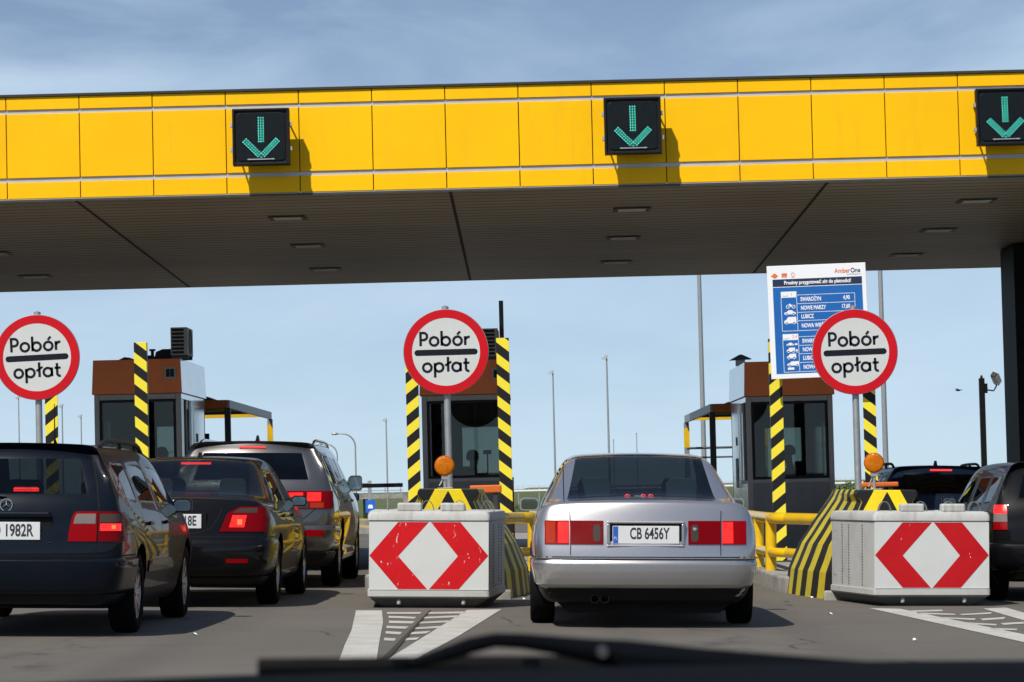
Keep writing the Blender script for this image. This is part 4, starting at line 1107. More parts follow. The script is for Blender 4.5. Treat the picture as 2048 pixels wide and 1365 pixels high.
def street_lamp(px, topy, armpx, Y, label):
    a, b = P(px, topy, Y), P(armpx, topy, Y); zb = terrain(a.x, Y); H = a.z-zb; w = a.x-b.x
    t = thing('street_lamp', label, 'street lamp', (a.x, Y, zb), (0, 0, 0), 'curved street lamps beyond the barrier')
    rr = w*.55; pts = [(0, 0, -.2), (0, 0, H-rr)] + [(-rr+rr*math.cos(R(k)), 0, H-rr+rr*math.sin(R(k))) for k in range(15, 91, 15)] + [(-w*.72, 0, H+.02)]
    mb = MB(); mb.tube(pts, .07, 8); mb.build('pole', M['steel'], t, smooth='auto')
    mb = MB(); mb.lathe([(.0, -w-.0), (.10, -w+.1), (.13, -w*.8), (.07, -w*.68), (.0, -w*.66)], (0, 0, H), 10, axis='x'); mb.build('lamp_head', M['steel'], t, smooth=True)
street_lamp(710, 867, 662, 280, 'curved street lamp left of the middle booth, nearer of the two')
street_lamp(674, 888, 632, 335, 'shorter curved street lamp above the grey off-roader, farther of the two')
for px, ty, lab in ((1227, 881, 'short thin pole far off over the silver saloon roof, left of its pair'), (1273, 868, 'taller thin pole far off over the silver saloon roof')):
    a = P(px, ty, 300); zb = terrain(a.x, 300); t = thing('marker_pole', lab, 'pole', (a.x, 300, zb), (0, 0, 0), 'thin distant poles')
    mb = MB(); mb.tube([(0, 0, -.2), (0, 0, a.z-zb)], [.06, .035], 6); mb.build('pole', M['steel'], t)
    mb = MB(); mb.box((0, 0, a.z-zb+.02), (.12, .12, .14)); mb.build('tip', M['steel'], t)

c = P(1963, 757, 58); zb = zi(c.x)
t = thing('security_camera', 'dark post with a pale security camera near the right edge', 'security camera', (c.x, 58, zb)); H = c.z-zb
mb = MB(); mb.span((-.05, -.05, -.02), (.05, .05, H)); mb.lathe([(.03, H), (.02, H+.05), (0, H+.06)], (0, 0, 0), 8); mb.span((.052, -.06, H-.28), (.10, .06, H-.10)); mb.build('post', M['black'], t, bevel=.004)
mb = MB(); mb.tube([(.10, 0, H-.22), (.22, 0, H-.24), (.27, 0, H-.16), (.27, 0, H-.12)], .014, 8); mb.build('bracket', M['black'], t)
mb = MB(); mb.box((0, 0, 0), (.12, .30, .13)); b = mb.build('camera_body', M['booth_side'], t, bevel=.015); b.location = (.27, -.02, H-.01); b.rotation_euler = (R(-32), R(22), R(-35))
mb = MB(); mb.box((0, -.162, -.01), (.10, .02, .10)); mb.build('lens', M['black'], b, bevel=.006)

c = P(1917, 781, 90)
t = thing('bird', 'small dark bird gliding in the sky left of the security camera', 'bird', c, (0, R(6), R(40)))
mb = MB(); mb.lathe([(.0, -.10), (.022, -.06), (.03, 0), (.018, .07), (.004, .13)], (0, 0, 0), 8, axis='y')
for s in (-1, 1): mb.add([(s*.02, -.04, .01), (s*.10, -.05, .035), (s*.21, .02, .02), (s*.11, .04, .03), (s*.02, .05, .008), (s*.10, 0, .027)], [(0, 1, 5), (1, 2, 5), (2, 3, 5), (3, 4, 5), (4, 0, 5)])
mb.build('body', M['black'], t, smooth=True)

# overpass, signs and rails far off on the left
def overpass():
    Y = 260; s = 6200/Y; xa, xb = -46, P(806, 990, Y).x; zt = P(760, 988.5, Y).z; zl = P(760, 998, Y).z
    t = thing('overpass', 'pale concrete overpass far beyond the lowered barrier', 'bridge', (xb, Y, terrain(xb, Y)))
    zo = terrain(xb, Y); mb = MB(); mb.span((xa-xb, 0, zl-zo), (0, 9, zt-zo)); mb.build('deck', M['concrete'], t)
    for x in (-3.2, -12, -22):
        m1 = MB(); m1.span((x-.35, 3.5, -.5), (x+.35, 5.5, zl-zo-.005)); m1.build('pier', M['concrete'], t)
    m1 = MB(); m1.prism([(.01, -1), (3.2, -1), (.45, zl-zo), (.01, zt-zo)], 0, 9); m1.build('abutment', M['concrete'], t)
    m1 = MB(); m1.span((xa-xb, .1, zt-zo+.25), (0, .16, zt-zo+.31)); m1.span((xa-xb, .1, zt-zo+.55), (0, .16, zt-zo+.6))
    for k in range(26): m1.box((-.2-k*1.3, .13, zt-zo+.3), (.06, .06, .6))
    m1.build('railing', M['steel'], t)
overpass()
a, b = P(667, 991, 200), P(705, 961, 200); zb = terrain(a.x, 200)
t = thing('green_sign', 'green road sign half hidden by the wing mirror of the grey off-roader', 'road sign', ((a.x+b.x)/2, 200, zb)); w = (b.x-a.x)/2
mb = MB(); mb.span((-w, 0, a.z-zb), (w, .06, b.z-zb)); mb.build('panel', M['green_panel'], t, bevel=.02)
for xa in (-.7, .55):
    mb = MB(); mb.span((w*xa, .061, -.2), (w*(xa+.15), .14, b.z-zb-.1)); mb.build('leg', M['steel'], t)
mb = MB(); mb.span((-w*.7, -.012, (a.z+b.z)/2-zb+.1), (w*.5, -.002, (a.z+b.z)/2-zb+.2)); mb.span((-w*.7, -.012, (a.z+b.z)/2-zb-.2), (w*.2, -.002, (a.z+b.z)/2-zb-.1)); mb.build('stripe_marks', M['board_white'], t)
a, b = P(731.5, 1026, 110), P(750.5, 1000, 110); zb = terrain(a.x, 110)
t = thing('bus_sign', 'small blue roadside sign with a white vehicle symbol, left of the scratched block', 'road sign', ((a.x+b.x)/2, 110, zb)); w = (b.x-a.x)/2; hh = (b.z-a.z)/2; zc = (a.z+b.z)/2-zb
mb = MB(); mb.span((-w, 0, zc-hh), (w, .02, zc+hh)); mb.build('panel', M['blue_sign'], t)
mb = MB(); mb.prism([(-w*.5, zc-hh*.35), (w*.5, zc-hh*.35), (w*.5, zc), (w*.3, zc+hh*.25), (-w*.3, zc+hh*.25), (-w*.5, zc)], -.008, -.001); mb.build('symbol', M['board_white'], t)
mb = MB(); mb.tube([(0, .05, -.1), (0, .05, zc+hh*.8)], .03, 8); mb.build('post', M['steel'], t)
a = P(739, 962, 170); zb = terrain(a.x, 170)
t = thing('sign_gantry', 'grey post with a thin side arm far off beyond the barrier', 'gantry post', (a.x, 170, zb)); H = a.z-zb
mb = MB(); mb.span((-.1, -.1, -.2), (.1, .1, H)); mb.build('post', M['steel'], t)
mb = MB(); mb.tube([(-.05, 0, H-.15), (-.95, 0, H-.15)], .03, 6); mb.span((-.11, -.03, H-.42), (-.06, .03, H-.12)); mb.build('arm', M['dark_steel'], t)
for Y, lab in ((92, 'far low kerb with a yellow top beyond the lowered barrier'), (76, 'near low kerb with a yellow top just beyond the lowered barrier')):
    t = thing('low_kerb', lab, 'kerb', (-6, Y, g(-6)), (0, TILT, 0), 'low yellow topped kerbs')
    mb = MB(); mb.span((-8, 0, -.1), (4.0, .5, .17)); mb.build('stone', M['concrete'], t, bevel=.02)
    mb = MB(); mb.span((-8, .02, .174), (4.0, .48, .20)); mb.build('painted_top', M['yellow_pipe'], t)
Y = 300; t = thing('guard_fence', 'white roadside guard rail along the horizon behind the silver saloon', 'guard rail', (0, Y, terrain(5, Y)))
zb = terrain(5, Y); zr = P(1055, 981, Y).z-zb
mb = MB(); mb.span((-9, 0, zr-.10), (70, .06, zr+.06)); mb.build('rail', M['white'], t)
for k in range(40):
    mb = MB(); mb.box((-9+2*k, .13, zr/2), (.1, .1, zr+.3)); mb.build('post', M['steel'], t)
mb = MB()
for k in range(5): mb.span((-9, .2, zr+.2+k*.06), (70, .215, zr+.215+k*.06))
for k in range(150): mb.box((-9+.53*k, .24, zr+.2), (.025, .02, .5))
mb.build('mesh_panel', M['booth_side'], t)

# shrubs on the verge right of the right booth, tufts on the meadow
def leaf_cloud(mb, c, rad, n, leaf, mi=0):
    for _ in range(n):
        while True:
            q = Vector((random.uniform(-1, 1), random.uniform(-1, 1), random.uniform(-1, 1)))
            if .25 < q.length < 1: break
        p = Vector(c)+Vector((q.x*rad[0], q.y*rad[1], q.z*rad[2])); d = Vector((random.gauss(0, 1), random.gauss(0, 1), random.gauss(0, .7))).normalized(); e = d.orthogonal().normalized()
        l = leaf*random.uniform(.6, 1.4)
        mb.add([tuple(p-d*l), tuple(p+e*l*.45), tuple(p+d*l), tuple(p-e*l*.45)], [(0, 1, 2, 3)])
labs = ['low leafy shrub close to the right booth wall', 'rounded shrub beside the sign pole, right of the right booth', 'wide shrub just left of the dark blue car', 'shrub on the verge hidden behind the dark blue car',
        'small shrub left of the right booth, beyond the shelter', 'flat shrub on the verge at the far right']
for i, (px, Y, rr) in enumerate(((1682, 140, .9), (1700, 150, 1.0), (1728, 145, 1.2), (1790, 150, 1.3), (1660, 160, .8), (1900, 155, 1.4))):
    x = P(px, 960, Y).x; zb = terrain(x, Y)
    t = thing('shrub', labs[i], 'shrub', (x, Y, zb), (0, 0, 0), 'green shrubs on the verge')
    mb = MB(); 
    for k in range(4): leaf_cloud(mb, (random.uniform(-.6, .6)*rr, random.uniform(-.4, .4)*rr, .75*rr+random.uniform(-.1, .2)), (.6*rr, .5*rr, .55*rr), 260, .09)
    mb.build('foliage', M['foliage'], t)
    mb = MB(); 
    for k in range(3): mb.tube([(0, 0, -.1), (random.uniform(-.3, .3), random.uniform(-.3, .3), rr*.8)], [.03, .012], 6)
    mb.build('stem', M['dark_steel'], t)
mb = MB()
for _ in range(9000):
    Y = 108+150*random.random()**1.6; x = random.uniform(-6, 30)*Y/150
    z = terrain(x, Y); h = random.uniform(.12, .38); a = random.uniform(0, 3.14); w = .05
    dx, dy = math.cos(a)*w, math.sin(a)*w; lx, ly = random.gauss(0, .08), random.gauss(0, .08)
    mb.add([(x-dx, Y-dy, z-.02), (x+dx, Y+dy, z-.02), (x+lx, Y+ly, z+h)], [(0, 1, 2)])
o = mb.build('grass', M['foliage']); o['kind'] = 'stuff'; o['label'] = 'rough green meadow grass beyond the plaza'; o['category'] = 'grass'
sc_l = [(1048, 1200, 'pale paper scrap on the road near the left front tyre of the silver saloon'), (391, 1271, 'small pale paper scrap on the road right of the black estate shadow'),
        (1624, 1197, 'largest paper scrap on the road beside the striped island nose'), (1829, 1282, 'paper scrap on the road near the right edge marking'), (1662, 1230, 'tiny paper scrap on the road below the cleaner block')]
for px, py, lab in sc_l:
    c = G(px, py); mb = MB(); w = random.uniform(.012, .022)
    mb.add([(-w, -w*.8, .004), (w, -w*.6, .012), (w*.8, w*1.4, .004), (-w*.7, w, .018), (0, .1*w, .022)], [(0, 1, 4), (1, 2, 4), (2, 3, 4), (3, 0, 4)])
    o = mb.build('paper_scrap', M['white']); o.location = c; o.rotation_euler = (0, 0, random.uniform(0, 3)); tag(o, lab, 'litter', 'paper scraps on the road')

# ================================================================== cars
def pchip(xs, ys, x):
    n = len(xs)
    if x <= xs[0]: return ys[0]
    if x >= xs[-1]: return ys[-1]
    h = [xs[i+1]-xs[i] for i in range(n-1)]; d = [(ys[i+1]-ys[i])/h[i] for i in range(n-1)]
    m = [d[0]] + [0 if d[i-1]*d[i] <= 0 else 2*d[i-1]*d[i]/(d[i-1]+d[i]) for i in range(1, n-1)] + [d[-1]]
    for i in range(n-1):
        if x <= xs[i+1]:
            t = (x-xs[i])/h[i]
            return ys[i]*(1+2*t)*(1-t)**2 + h[i]*m[i]*t*(1-t)**2 + ys[i+1]*t*t*(3-2*t) + h[i]*m[i+1]*t*t*(t-1)
COLF = [1.0, .78, .52, .26, 0.0]
# station: y, zb, (w,z) for sill / bumper line / shoulder / belt / window top / roof edge, roof centre z
SEDAN = [
 (.06, .21, (.84, .34), (.915, .57), (.900, .80), (.85, .955), (.81, .992), (.77, 1.005), 1.03),
 (.40, .19, (.885, .34), (.94, .58), (.935, .80), (.875, .955), (.80, .997), (.75, 1.012), 1.045),
 (.97, .18, (.895, .34), (.945, .58), (.935, .80), (.885, .945), (.775, 1.005), (.66, 1.03), 1.055),
 (1.78, .18, (.90, .34), (.945, .58), (.935, .79), (.885, .93), (.665, 1.325), (.575, 1.392), 1.415),
 (2.50, .18, (.90, .34), (.945, .58), (.935, .79), (.885, .925), (.675, 1.345), (.585, 1.415), 1.436),
 (3.10, .18, (.90, .34), (.945, .58), (.93, .78), (.885, .92), (.665, 1.325), (.575, 1.40), 1.42),
 (3.98, .18, (.89, .34), (.94, .57), (.92, .77), (.86, .91), (.79, .945), (.70, .965), .985),
 (4.55, .19, (.86, .34), (.91, .54), (.88, .70), (.82, .80), (.77, .825), (.68, .84), .86),
 (4.98, .22, (.74, .33), (.80, .48), (.78, .60), (.73, .68), (.68, .70), (.60, .71), .725)]
WAGON = [
 (.00, .24, (.80, .36), (.875, .61), (.870, .85), (.825, 1.055), (.665, 1.44), (.615, 1.475), 1.49),
 (.62, .20, (.86, .36), (.905, .61), (.900, .85), (.865, 1.00), (.70, 1.395), (.630, 1.468), 1.495),
 (1.5, .19, (.87, .35), (.91, .60), (.905, .84), (.87, .97), (.705, 1.395), (.630, 1.472), 1.505),
 (2.6, .19, (.87, .35), (.91, .60), (.905, .83), (.87, .955), (.70, 1.38), (.625, 1.46), 1.495),
 (3.05, .19, (.87, .35), (.91, .60), (.90, .82), (.868, .945), (.685, 1.345), (.61, 1.425), 1.455),
 (3.78, .19, (.86, .35), (.905, .59), (.89, .80), (.855, .93), (.78, .965), (.70, .985), 1.01),
 (4.38, .19, (.83, .35), (.88, .56), (.85, .73), (.80, .83), (.75, .855), (.66, .87), .89),
 (4.78, .22, (.72, .34), (.78, .50), (.76, .62), (.71, .70), (.66, .72), (.58, .735), .75)]

class Car:
    def __init__(s, name, label, table, scale, loc, yaw, kind, paintm, glassm, wheels, group='cars queuing at the toll gates', wins=(), rear_y=None, bulge=.10, arch_r=.37, rim_spokes=7, front=True, seatm='seat', glassf=None):
        sx, sy, sz = scale
        s.t = thing(name, label, 'car', loc, (0, TILT, yaw), group)
        T = []
        for st in table:
            T.append([st[0]*sy, st[1]*sz] + [c for p in st[2:8] for c in (p[0]*sx, p[1]*sz)] + [st[8]*sz])
        s.T = T; ys = [r[0] for r in T]
        s.kind = kind
        def at(y): return [pchip(ys, [r[i] for r in T], y) for i in range(1, len(T[0]))]
        s.at = at
        W = [(a*sy, b*sy) for a, b in wins]
        extra = set(ys)
        for a, b in W: extra |= {a, b}
        A0 = ys[2] if kind == 'sedan' else None
        if kind == 'sedan': extra |= {ys[2]+.10, ys[3]-.10}; wsA, wsB = ys[5], ys[6]
        else: wsA, wsB = ys[4], ys[5]
        extra |= {wsA+.08, wsB-.08, ys[-1]-.15, ys[0]+.14}
        Y = sorted(extra); Y = [y for i, y in enumerate(Y) if i == 0 or y-Y[i-1] > .035]
        verts, ring = [], []
        rear = rear_y or ([.12, .02, .0, .06, .10, .115, .125] if kind == 'sedan' else [.14, .04, .0, .03, .07, .33, .40])
        def row_dy(i): return rear[i]
        for k, y in enumerate(Y):
            v = at(y); zb = v[0]; pr = [(v[1+2*i], v[2+2*i]) for i in range(6)]; rz = v[13]
            idx = []
            half = []
            wb = pr[0][0]*.93
            for c in COLF[::-1]: half.append((wb*c, zb, 0))
            for i in range(5): half.append((pr[i][0], pr[i][1], i+1))
            tw, tz = pr[5]
            for c in COLF: half.append((tw*c, tz+(rz-tz)*(1-c*c), 6))
            L_, R_ = [], []
            for x, z, lev in half:
                yy = y
                if k == 0: yy = y - Y[0] + rear[lev] + (0 if lev == 0 else 0)
                if k == len(Y)-1: yy = y + (.0 if lev in (1, 2) else -.05)
                if k == 0: yy -= bulge*(1-abs(x/pr[min(lev, 5)][0] if lev not in (0, 6) else x/(wb if lev == 0 else tw))**2) if lev in (0, 6) else 0
                verts.append((x, yy, z)); R_.append(len(verts)-1)
                if x > 1e-6: verts.append((-x, yy, z)); L_.append(len(verts)-1)
                else: L_.append(len(verts)-1)
            ring.append((R_, L_))
        faces, tags = [], []
        N = len(ring[0][0])
        for k in range(len(Y)-1):
            for i in range(N-1):
                tgt = 'body'
                ym = (Y[k]+Y[k+1])/2
                if i == 8:                                  # belt to window top
                    for a, b in W:
                        if a-.01 < ym < b+.01: tgt = 'side'
                if kind == 'sedan' and 10 <= i <= 13 and ys[2]+.02 < ym < ys[3]-.02: tgt = 'rear'
                if 10 <= i <= 13 and wsA+.02 < ym < wsB-.02: tgt = 'wind'
                for sd in (0, 1):
                    a, b, c, d = ring[k][sd][i], ring[k][sd][i+1], ring[k+1][sd][i+1], ring[k+1][sd][i]
                    faces.append((a, b, c, d) if sd == 1 else (d, c, b, a)); tags.append(tgt)
        # caps
        for end in (0, len(Y)-1):
            Rr, Lr = ring[end]; v = at(Y[end])
            rows = []
            def row(ir, lev):
                xr = verts[Rr[ir]]; r = []
                for c in COLF[::-1]:
                    pass
                cols = []
                for c in COLF: cols.append(c)
                right = [Rr[ir]]
                for c in COLF[1:]:
                    yb = xr[1] + (-bulge if end == 0 else bulge)*(1-c*c); verts.append((xr[0]*c, yb, xr[2])); right.append(len(verts)-1)
                left = [Lr[ir]]
                for j, c in enumerate(COLF[1:-1]):
                    q = verts[right[j+1]]; verts.append((-q[0], q[1], q[2])); left.append(len(verts)-1)
                return left + right[::-1]
            top = Lr[10:15] + Rr[10:14][::-1]; rows.append(top)
            for ir, lev in ((9, 5), (8, 4), (7, 3), (6, 2), (5, 1)): rows.append(row(ir, lev))
            bot = Lr[0:5][::-1] + Rr[1:5]; rows.append(bot)
            # wagon tailgate bulge on top row handled by the ring
            for j in range(len(rows)-1):
                for q in range(8):
                    a, b, c, d = rows[j][q], rows[j][q+1], rows[j+1][q+1], rows[j+1][q]
                    tgt = 'body'
                    if end == 0 and kind == 'wagon' and j == 1 and 1 <= q <= 6: tgt = 'rear'
                    faces.append((d, c, b, a) if end == 0 else (a, b, c, d)); tags.append(tgt)
        me = bpy.data.meshes.new('cage'); me.from_pydata(verts, [], faces); me.update()
        ids = {'body': 0, 'side': 1, 'rear': 2, 'wind': 3}
        for p, tg in zip(me.polygons, tags): p.material_index = ids[tg]
        bm = bmesh.new(); bm.from_mesh(me); bmesh.ops.recalc_face_normals(bm, faces=bm.faces); bm.to_mesh(me); bm.free()
        names4 = [paintm, 'side_', 'rear_', 'wind_']
        o = bpy.data.objects.new('cage', me); COL.objects.link(o)
        for q in range(5): me.materials.append(M['seal'])
        ss = o.modifiers.new('s', 'SUBSURF'); ss.levels = 2; ss.render_levels = 2
        dg = bpy.context.evaluated_depsgraph_get()
        smooth = bpy.data.meshes.new_from_object(o.evaluated_get(dg)); bpy.data.objects.remove(o)
        bm = bmesh.new(); bm.from_mesh(smooth); s.bvh = BVHTree.FromBMesh(bm); bm.free()
        # wheel arches
        s.wheels = wheels; cut = MB()
        for wy, wr, wx in wheels:
            for sg in (-1, 1):
                pts = 40; o0 = len(cut.v)
                xi, xo = sg*(wx-.26), sg*1.3
                for xx in (xi, xo):
                    for k in range(pts): cut.v.append((xx, wy+arch_r*math.cos(2*math.pi*k/pts), wr+arch_r*math.sin(2*math.pi*k/pts)))
                for k in range(pts):
                    l = (k+1) % pts; cut.f.append((o0+k, o0+l, o0+pts+l, o0+pts+k)); cut.m.append(0)
                cut.f.append(tuple(o0+k for k in range(pts))); cut.m.append(0); cut.f.append(tuple(o0+pts+k for k in range(pts))[::-1]); cut.m.append(0)
        cm = cut.mesh('cut'); co = bpy.data.objects.new('cut', cm); COL.objects.link(co)
        for q in range(4): cm.materials.append(M['seal'])
        cm.materials.append(M['rubber'])
        for p in cm.polygons: p.material_index = 4
        bo = bpy.data.objects.new('b', smooth); COL.objects.link(bo)
        bmod = bo.modifiers.new('b', 'BOOLEAN'); bmod.operation = 'DIFFERENCE'; bmod.object = co; bmod.solver = 'EXACT'
        try: bmod.material_mode = 'INDEX'
        except Exception: pass
        dg = bpy.context.evaluated_depsgraph_get(); fin = bpy.data.meshes.new_from_object(bo.evaluated_get(dg))
        bpy.data.objects.remove(bo); bpy.data.objects.remove(co)
        # trims round the panes, then split panes off
        bm = bmesh.new(); bm.from_mesh(fin)
        for idx, th in ((1, .022), (2, .018), (3, .02)):
            fs = [f for f in bm.faces if f.material_index == idx]
            if not fs: continue
            r = bmesh.ops.inset_region(bm, faces=fs, thickness=th, depth=-.003, use_even_offset=True, use_boundary=True)
            for f in r['faces']: f.material_index = 5
        panes = []
        for idx, nm in ((1, 'side_window'), (2, 'rear_window'), (3, 'windscreen')):
            fs = set(f for f in bm.faces if f.material_index == idx)
            while fs:
                st = [next(iter(fs))]; comp = set(st)
                while st:
                    f = st.pop()
                    for e in f.edges:
                        for h in e.link_faces:
                            if h in fs and h not in comp: comp.add(h); st.append(h)
                fs -= comp
                vm = {}; vs = []; fl = []
                for f in comp:
                    q = []
                    for vv in f.verts:
                        if vv not in vm: vm[vv] = len(vs); vs.append(tuple(vv.co))
                        q.append(vm[vv])
                    fl.append(tuple(q))
                panes.append((nm, vs, fl))
        bmesh.ops.delete(bm, geom=[f for f in bm.faces if f.material_index in (1, 2, 3)], context='FACES')
        body = bpy.data.meshes.new('body'); bm.to_mesh(body); bm.free()
        for p in body.polygons: p.material_index = {0: 0, 4: 1, 5: 2}.get(p.material_index, 0)
        body.materials.clear()
        s.body = link('body', body, [M[paintm], M['rubber'], M['seal']], s.t, smooth='auto')
        for nm, vs, fl in panes:
            pm_ = bpy.data.meshes.new(nm); pm_.from_pydata(vs, [], fl); pm_.update()
            if nm == 'windscreen' and False: pass
            link(nm, pm_, M[glassf if (nm != 'rear_window' and glassf) else glassm], s.t, smooth=True)
        # wheels
        for wy, wr, wx in wheels:
            for sg in (-1, 1): s.wheel(sg*wx, wy, wr, rim_spokes)
        # cabin
        at_y = [2.0, 2.95] if kind == 'wagon' else [1.75, 2.75]
        for yy, wz in ((at_y[0]*sy, .0), (at_y[1]*sy, .02)):
            for xx in (-.38*sx, .38*sx):
                m = MB(); m.box((xx, yy+.30, .50*sz), (.52*sx, .55, .18)); bz = .60*sz
                m.prism([(xx-.25*sx, bz-.1), (xx+.25*sx, bz-.1), (xx+.24*sx, bz+.35*sz), (xx+.16*sx, bz+.42*sz), (xx-.16*sx, bz+.42*sz), (xx-.24*sx, bz+.35*sz)], yy-.06, yy+.06)
                m.prism([(xx-.13, bz+.44*sz), (xx+.13, bz+.44*sz), (xx+.135, bz+.56*sz), (xx+.10, bz+.61*sz), (xx-.10, bz+.61*sz), (xx-.135, bz+.56*sz)], yy-.05, yy+.04)
                m.tube([(xx-.06, yy, bz+.40*sz), (xx-.06, yy, bz+.46*sz)], .008, 6); m.tube([(xx+.06, yy, bz+.40*sz), (xx+.06, yy, bz+.46*sz)], .008, 6)
                m.build('seat', M[seatm], s.t, bevel=.03, smooth='auto')
        v = at(wsB-.25); m = MB(); m.span((-v[7]*.94, wsB-.55, v[8]-.28), (v[7]*.94, wsB-.12, v[8]-.05)); m.build('dashboard', M['seal'], s.t, bevel=.03)
        if kind == 'sedan':
            v = at(ys[2]); m = MB(); m.span((-v[9]*.92, ys[2]+.08, v[10]-.16), (v[9]*.92, at_y[0]*sy-.08, v[10]-.09)); m.build('parcel_shelf', M['seal'], s.t)
    def wheel(s, x, y, r, spokes):
        sg = 1 if x > 0 else -1; w = .105
        m = MB(); pr = [(r*.66, -w*.9), (r*.80, -w), (r*.93, -w*.96), (r*.985, -w*.80), (r, -w*.5), (r, w*.5), (r*.985, w*.80), (r*.93, w*.96), (r*.80, w), (r*.66, w*.9)]
        m.lathe([(a, h) for a, h in pr], (0, 0, 0), 44, axis='x'); t = m.build('wheel', M['rubber'], s.t, smooth=True); t.location = (x-sg*w, y, r)
        m = MB(); rr = r*.665; f = sg*w*.86
        m.lathe([(rr, -w*.85), (rr, f*.98), (rr*.93, f*.96), (rr*.90, f*.55)], (0, 0, 0), 44, axis='x')
        m.lathe([(.001, f*.90), (rr*.16, f*.92), (rr*.19, f*.72)], (0, 0, 0), 20, axis='x')
        for k in range(spokes):
            a = 2*math.pi*k/spokes; ca, sa = math.cos(a), math.sin(a)
            hw0, hw1 = rr*.085, rr*.13
            def q(rad, off, h): return (h, rad*ca-off*sa, rad*sa+off*ca)
            m.add([q(rr*.14, -hw0, f*.86), q(rr*.14, hw0, f*.86), q(rr*.93, hw1, f*.93), q(rr*.93, -hw1, f*.93), q(rr*.14, -hw0, f*.5), q(rr*.14, hw0, f*.5), q(rr*.93, hw1, f*.6), q(rr*.93, -hw1, f*.6)],
                  [(0, 1, 2, 3), (7, 6, 5, 4), (0, 3, 7, 4), (1, 5, 6, 2), (0, 4, 5, 1), (2, 6, 7, 3)])
        m.add([(f*.2, rr*.9*math.cos(k*.196), rr*.9*math.sin(k*.196)) for k in range(32)], [tuple(range(32))], 1)
        m.build('rim', [M['rim'], M['dark_steel']], t, smooth='auto')
    # ---- things laid on the body surface
    def cast(s, a, b, mode, k=0.0):
        if mode == 'rear':   o, d = Vector((a+5*k, -5, b)), Vector((-k, 1, 0)).normalized()
        elif mode == 'right': o, d = Vector((5, a, b)), Vector((-1, 0, 0))
        elif mode == 'left': o, d = Vector((-5, a, b)), Vector((1, 0, 0))
        elif mode == 'rad':
            c = Vector((0, s.rc, b)); d = Vector((-math.sin(R(a)), math.cos(R(a)), 0)); o = c-d*5
        elif mode == 'top': o, d = Vector((a, b, 5)), Vector((0, 0, -1))
        h = s.bvh.ray_cast(o, d)
        if h[0] is None:
            hn = s.bvh.find_nearest(o + d*(4.2 if mode != 'top' else 3.6)); return hn[0], -d
        n = h[1]
        if n.dot(d) > 0: n = -n
        return h[0], n
    rc = 1.0
    def patch(s, name, left, right, mat, mode='rear', n=14, off=.008, k=0.0, parent=None, rim=True, m=None, round_=False, smooth='auto', edge_=.22):
        "sheet between a left and a right outline (lists of (a, b) from bottom to top), lifted off the body, with an edge going back to it"
        rows = len(left)
        if m:
            def dens(L_):
                out = []
                for i in range(m+1):
                    t = i/m*(rows-1); j = min(int(t), rows-2); f = t-j
                    out.append((L_[j][0]*(1-f)+L_[j+1][0]*f, L_[j][1]*(1-f)+L_[j+1][1]*f))
                return out
            left, right = dens(left), dens(right); rows = m+1
        mb = MB(); P_ = []
        for j in range(rows):
            for i in range(n+1):
                f = i/n; a = left[j][0]*(1-f)+right[j][0]*f; b = left[j][1]*(1-f)+right[j][1]*f
                p, nn = s.cast(a, b, mode, k); P_.append((p, nn))
        edge = lambda j, i: min(j, rows-1-j, i, n-i)
        for idx, (p, nn) in enumerate(P_):
            j, i = divmod(idx, n+1)
            o_ = off
            if round_: o_ = off*(1-.75*max(0, 1-min(j, rows-1-j)/ (rows*edge_)))
            mb.v.append(tuple(p+nn*o_))
        for j in range(rows-1):
            for i in range(n):
                a = j*(n+1)+i; mb.f.append((a, a+1, a+n+2, a+n+1)); mb.m.append(0)
        if rim:
            loop = [i for i in range(n+1)] + [j*(n+1)+n for j in range(1, rows)] + [(rows-1)*(n+1)+i for i in range(n-1, -1, -1)] + [j*(n+1) for j in range(rows-2, 0, -1)]
            o0 = len(mb.v)
            for q in loop: p, nn = P_[q]; mb.v.append(tuple(p-nn*.012))
            for i in range(len(loop)):
                l = (i+1) % len(loop); mb.f.append((loop[i], o0+i, o0+l, loop[l])); mb.m.append(0)
        return mb.build(name, mat, parent or s.t, smooth=smooth)
    def seam(s, pts, mode='rear', w=.007, k=0.0, off=.0015, mat='seal', name='panel_gap', step=.05):
        out = []
        for i in range(len(pts)-1):
            a, b = Vector(pts[i]), Vector(pts[i+1]); n = max(1, int((b-a).length/step))
            for q in range(n): out.append(a+(b-a)*q/n)
        out.append(Vector(pts[-1])); s.seams = getattr(s, 'seams', {}); mb = s.seams.setdefault((name, mat), MB()); o = len(mb.v)
        for i, p in enumerate(out):
            t = (out[min(i+1, len(out)-1)]-out[max(i-1, 0)]).normalized(); nn = Vector((-t.y, t.x))*w/2
            for sg in (-1, 1):
                h, hn = s.cast(p.x+nn.x*sg, p.y+nn.y*sg, mode, k); mb.v.append(tuple(h+hn*off))
        for i in range(len(out)-1): mb.f.append((o+2*i, o+2*i+2, o+2*i+3, o+2*i+1)); mb.m.append(0)
    def finish(s):
        for (nm, mat), mb in getattr(s, 'seams', {}).items(): mb.build(nm, M[mat], s.t)
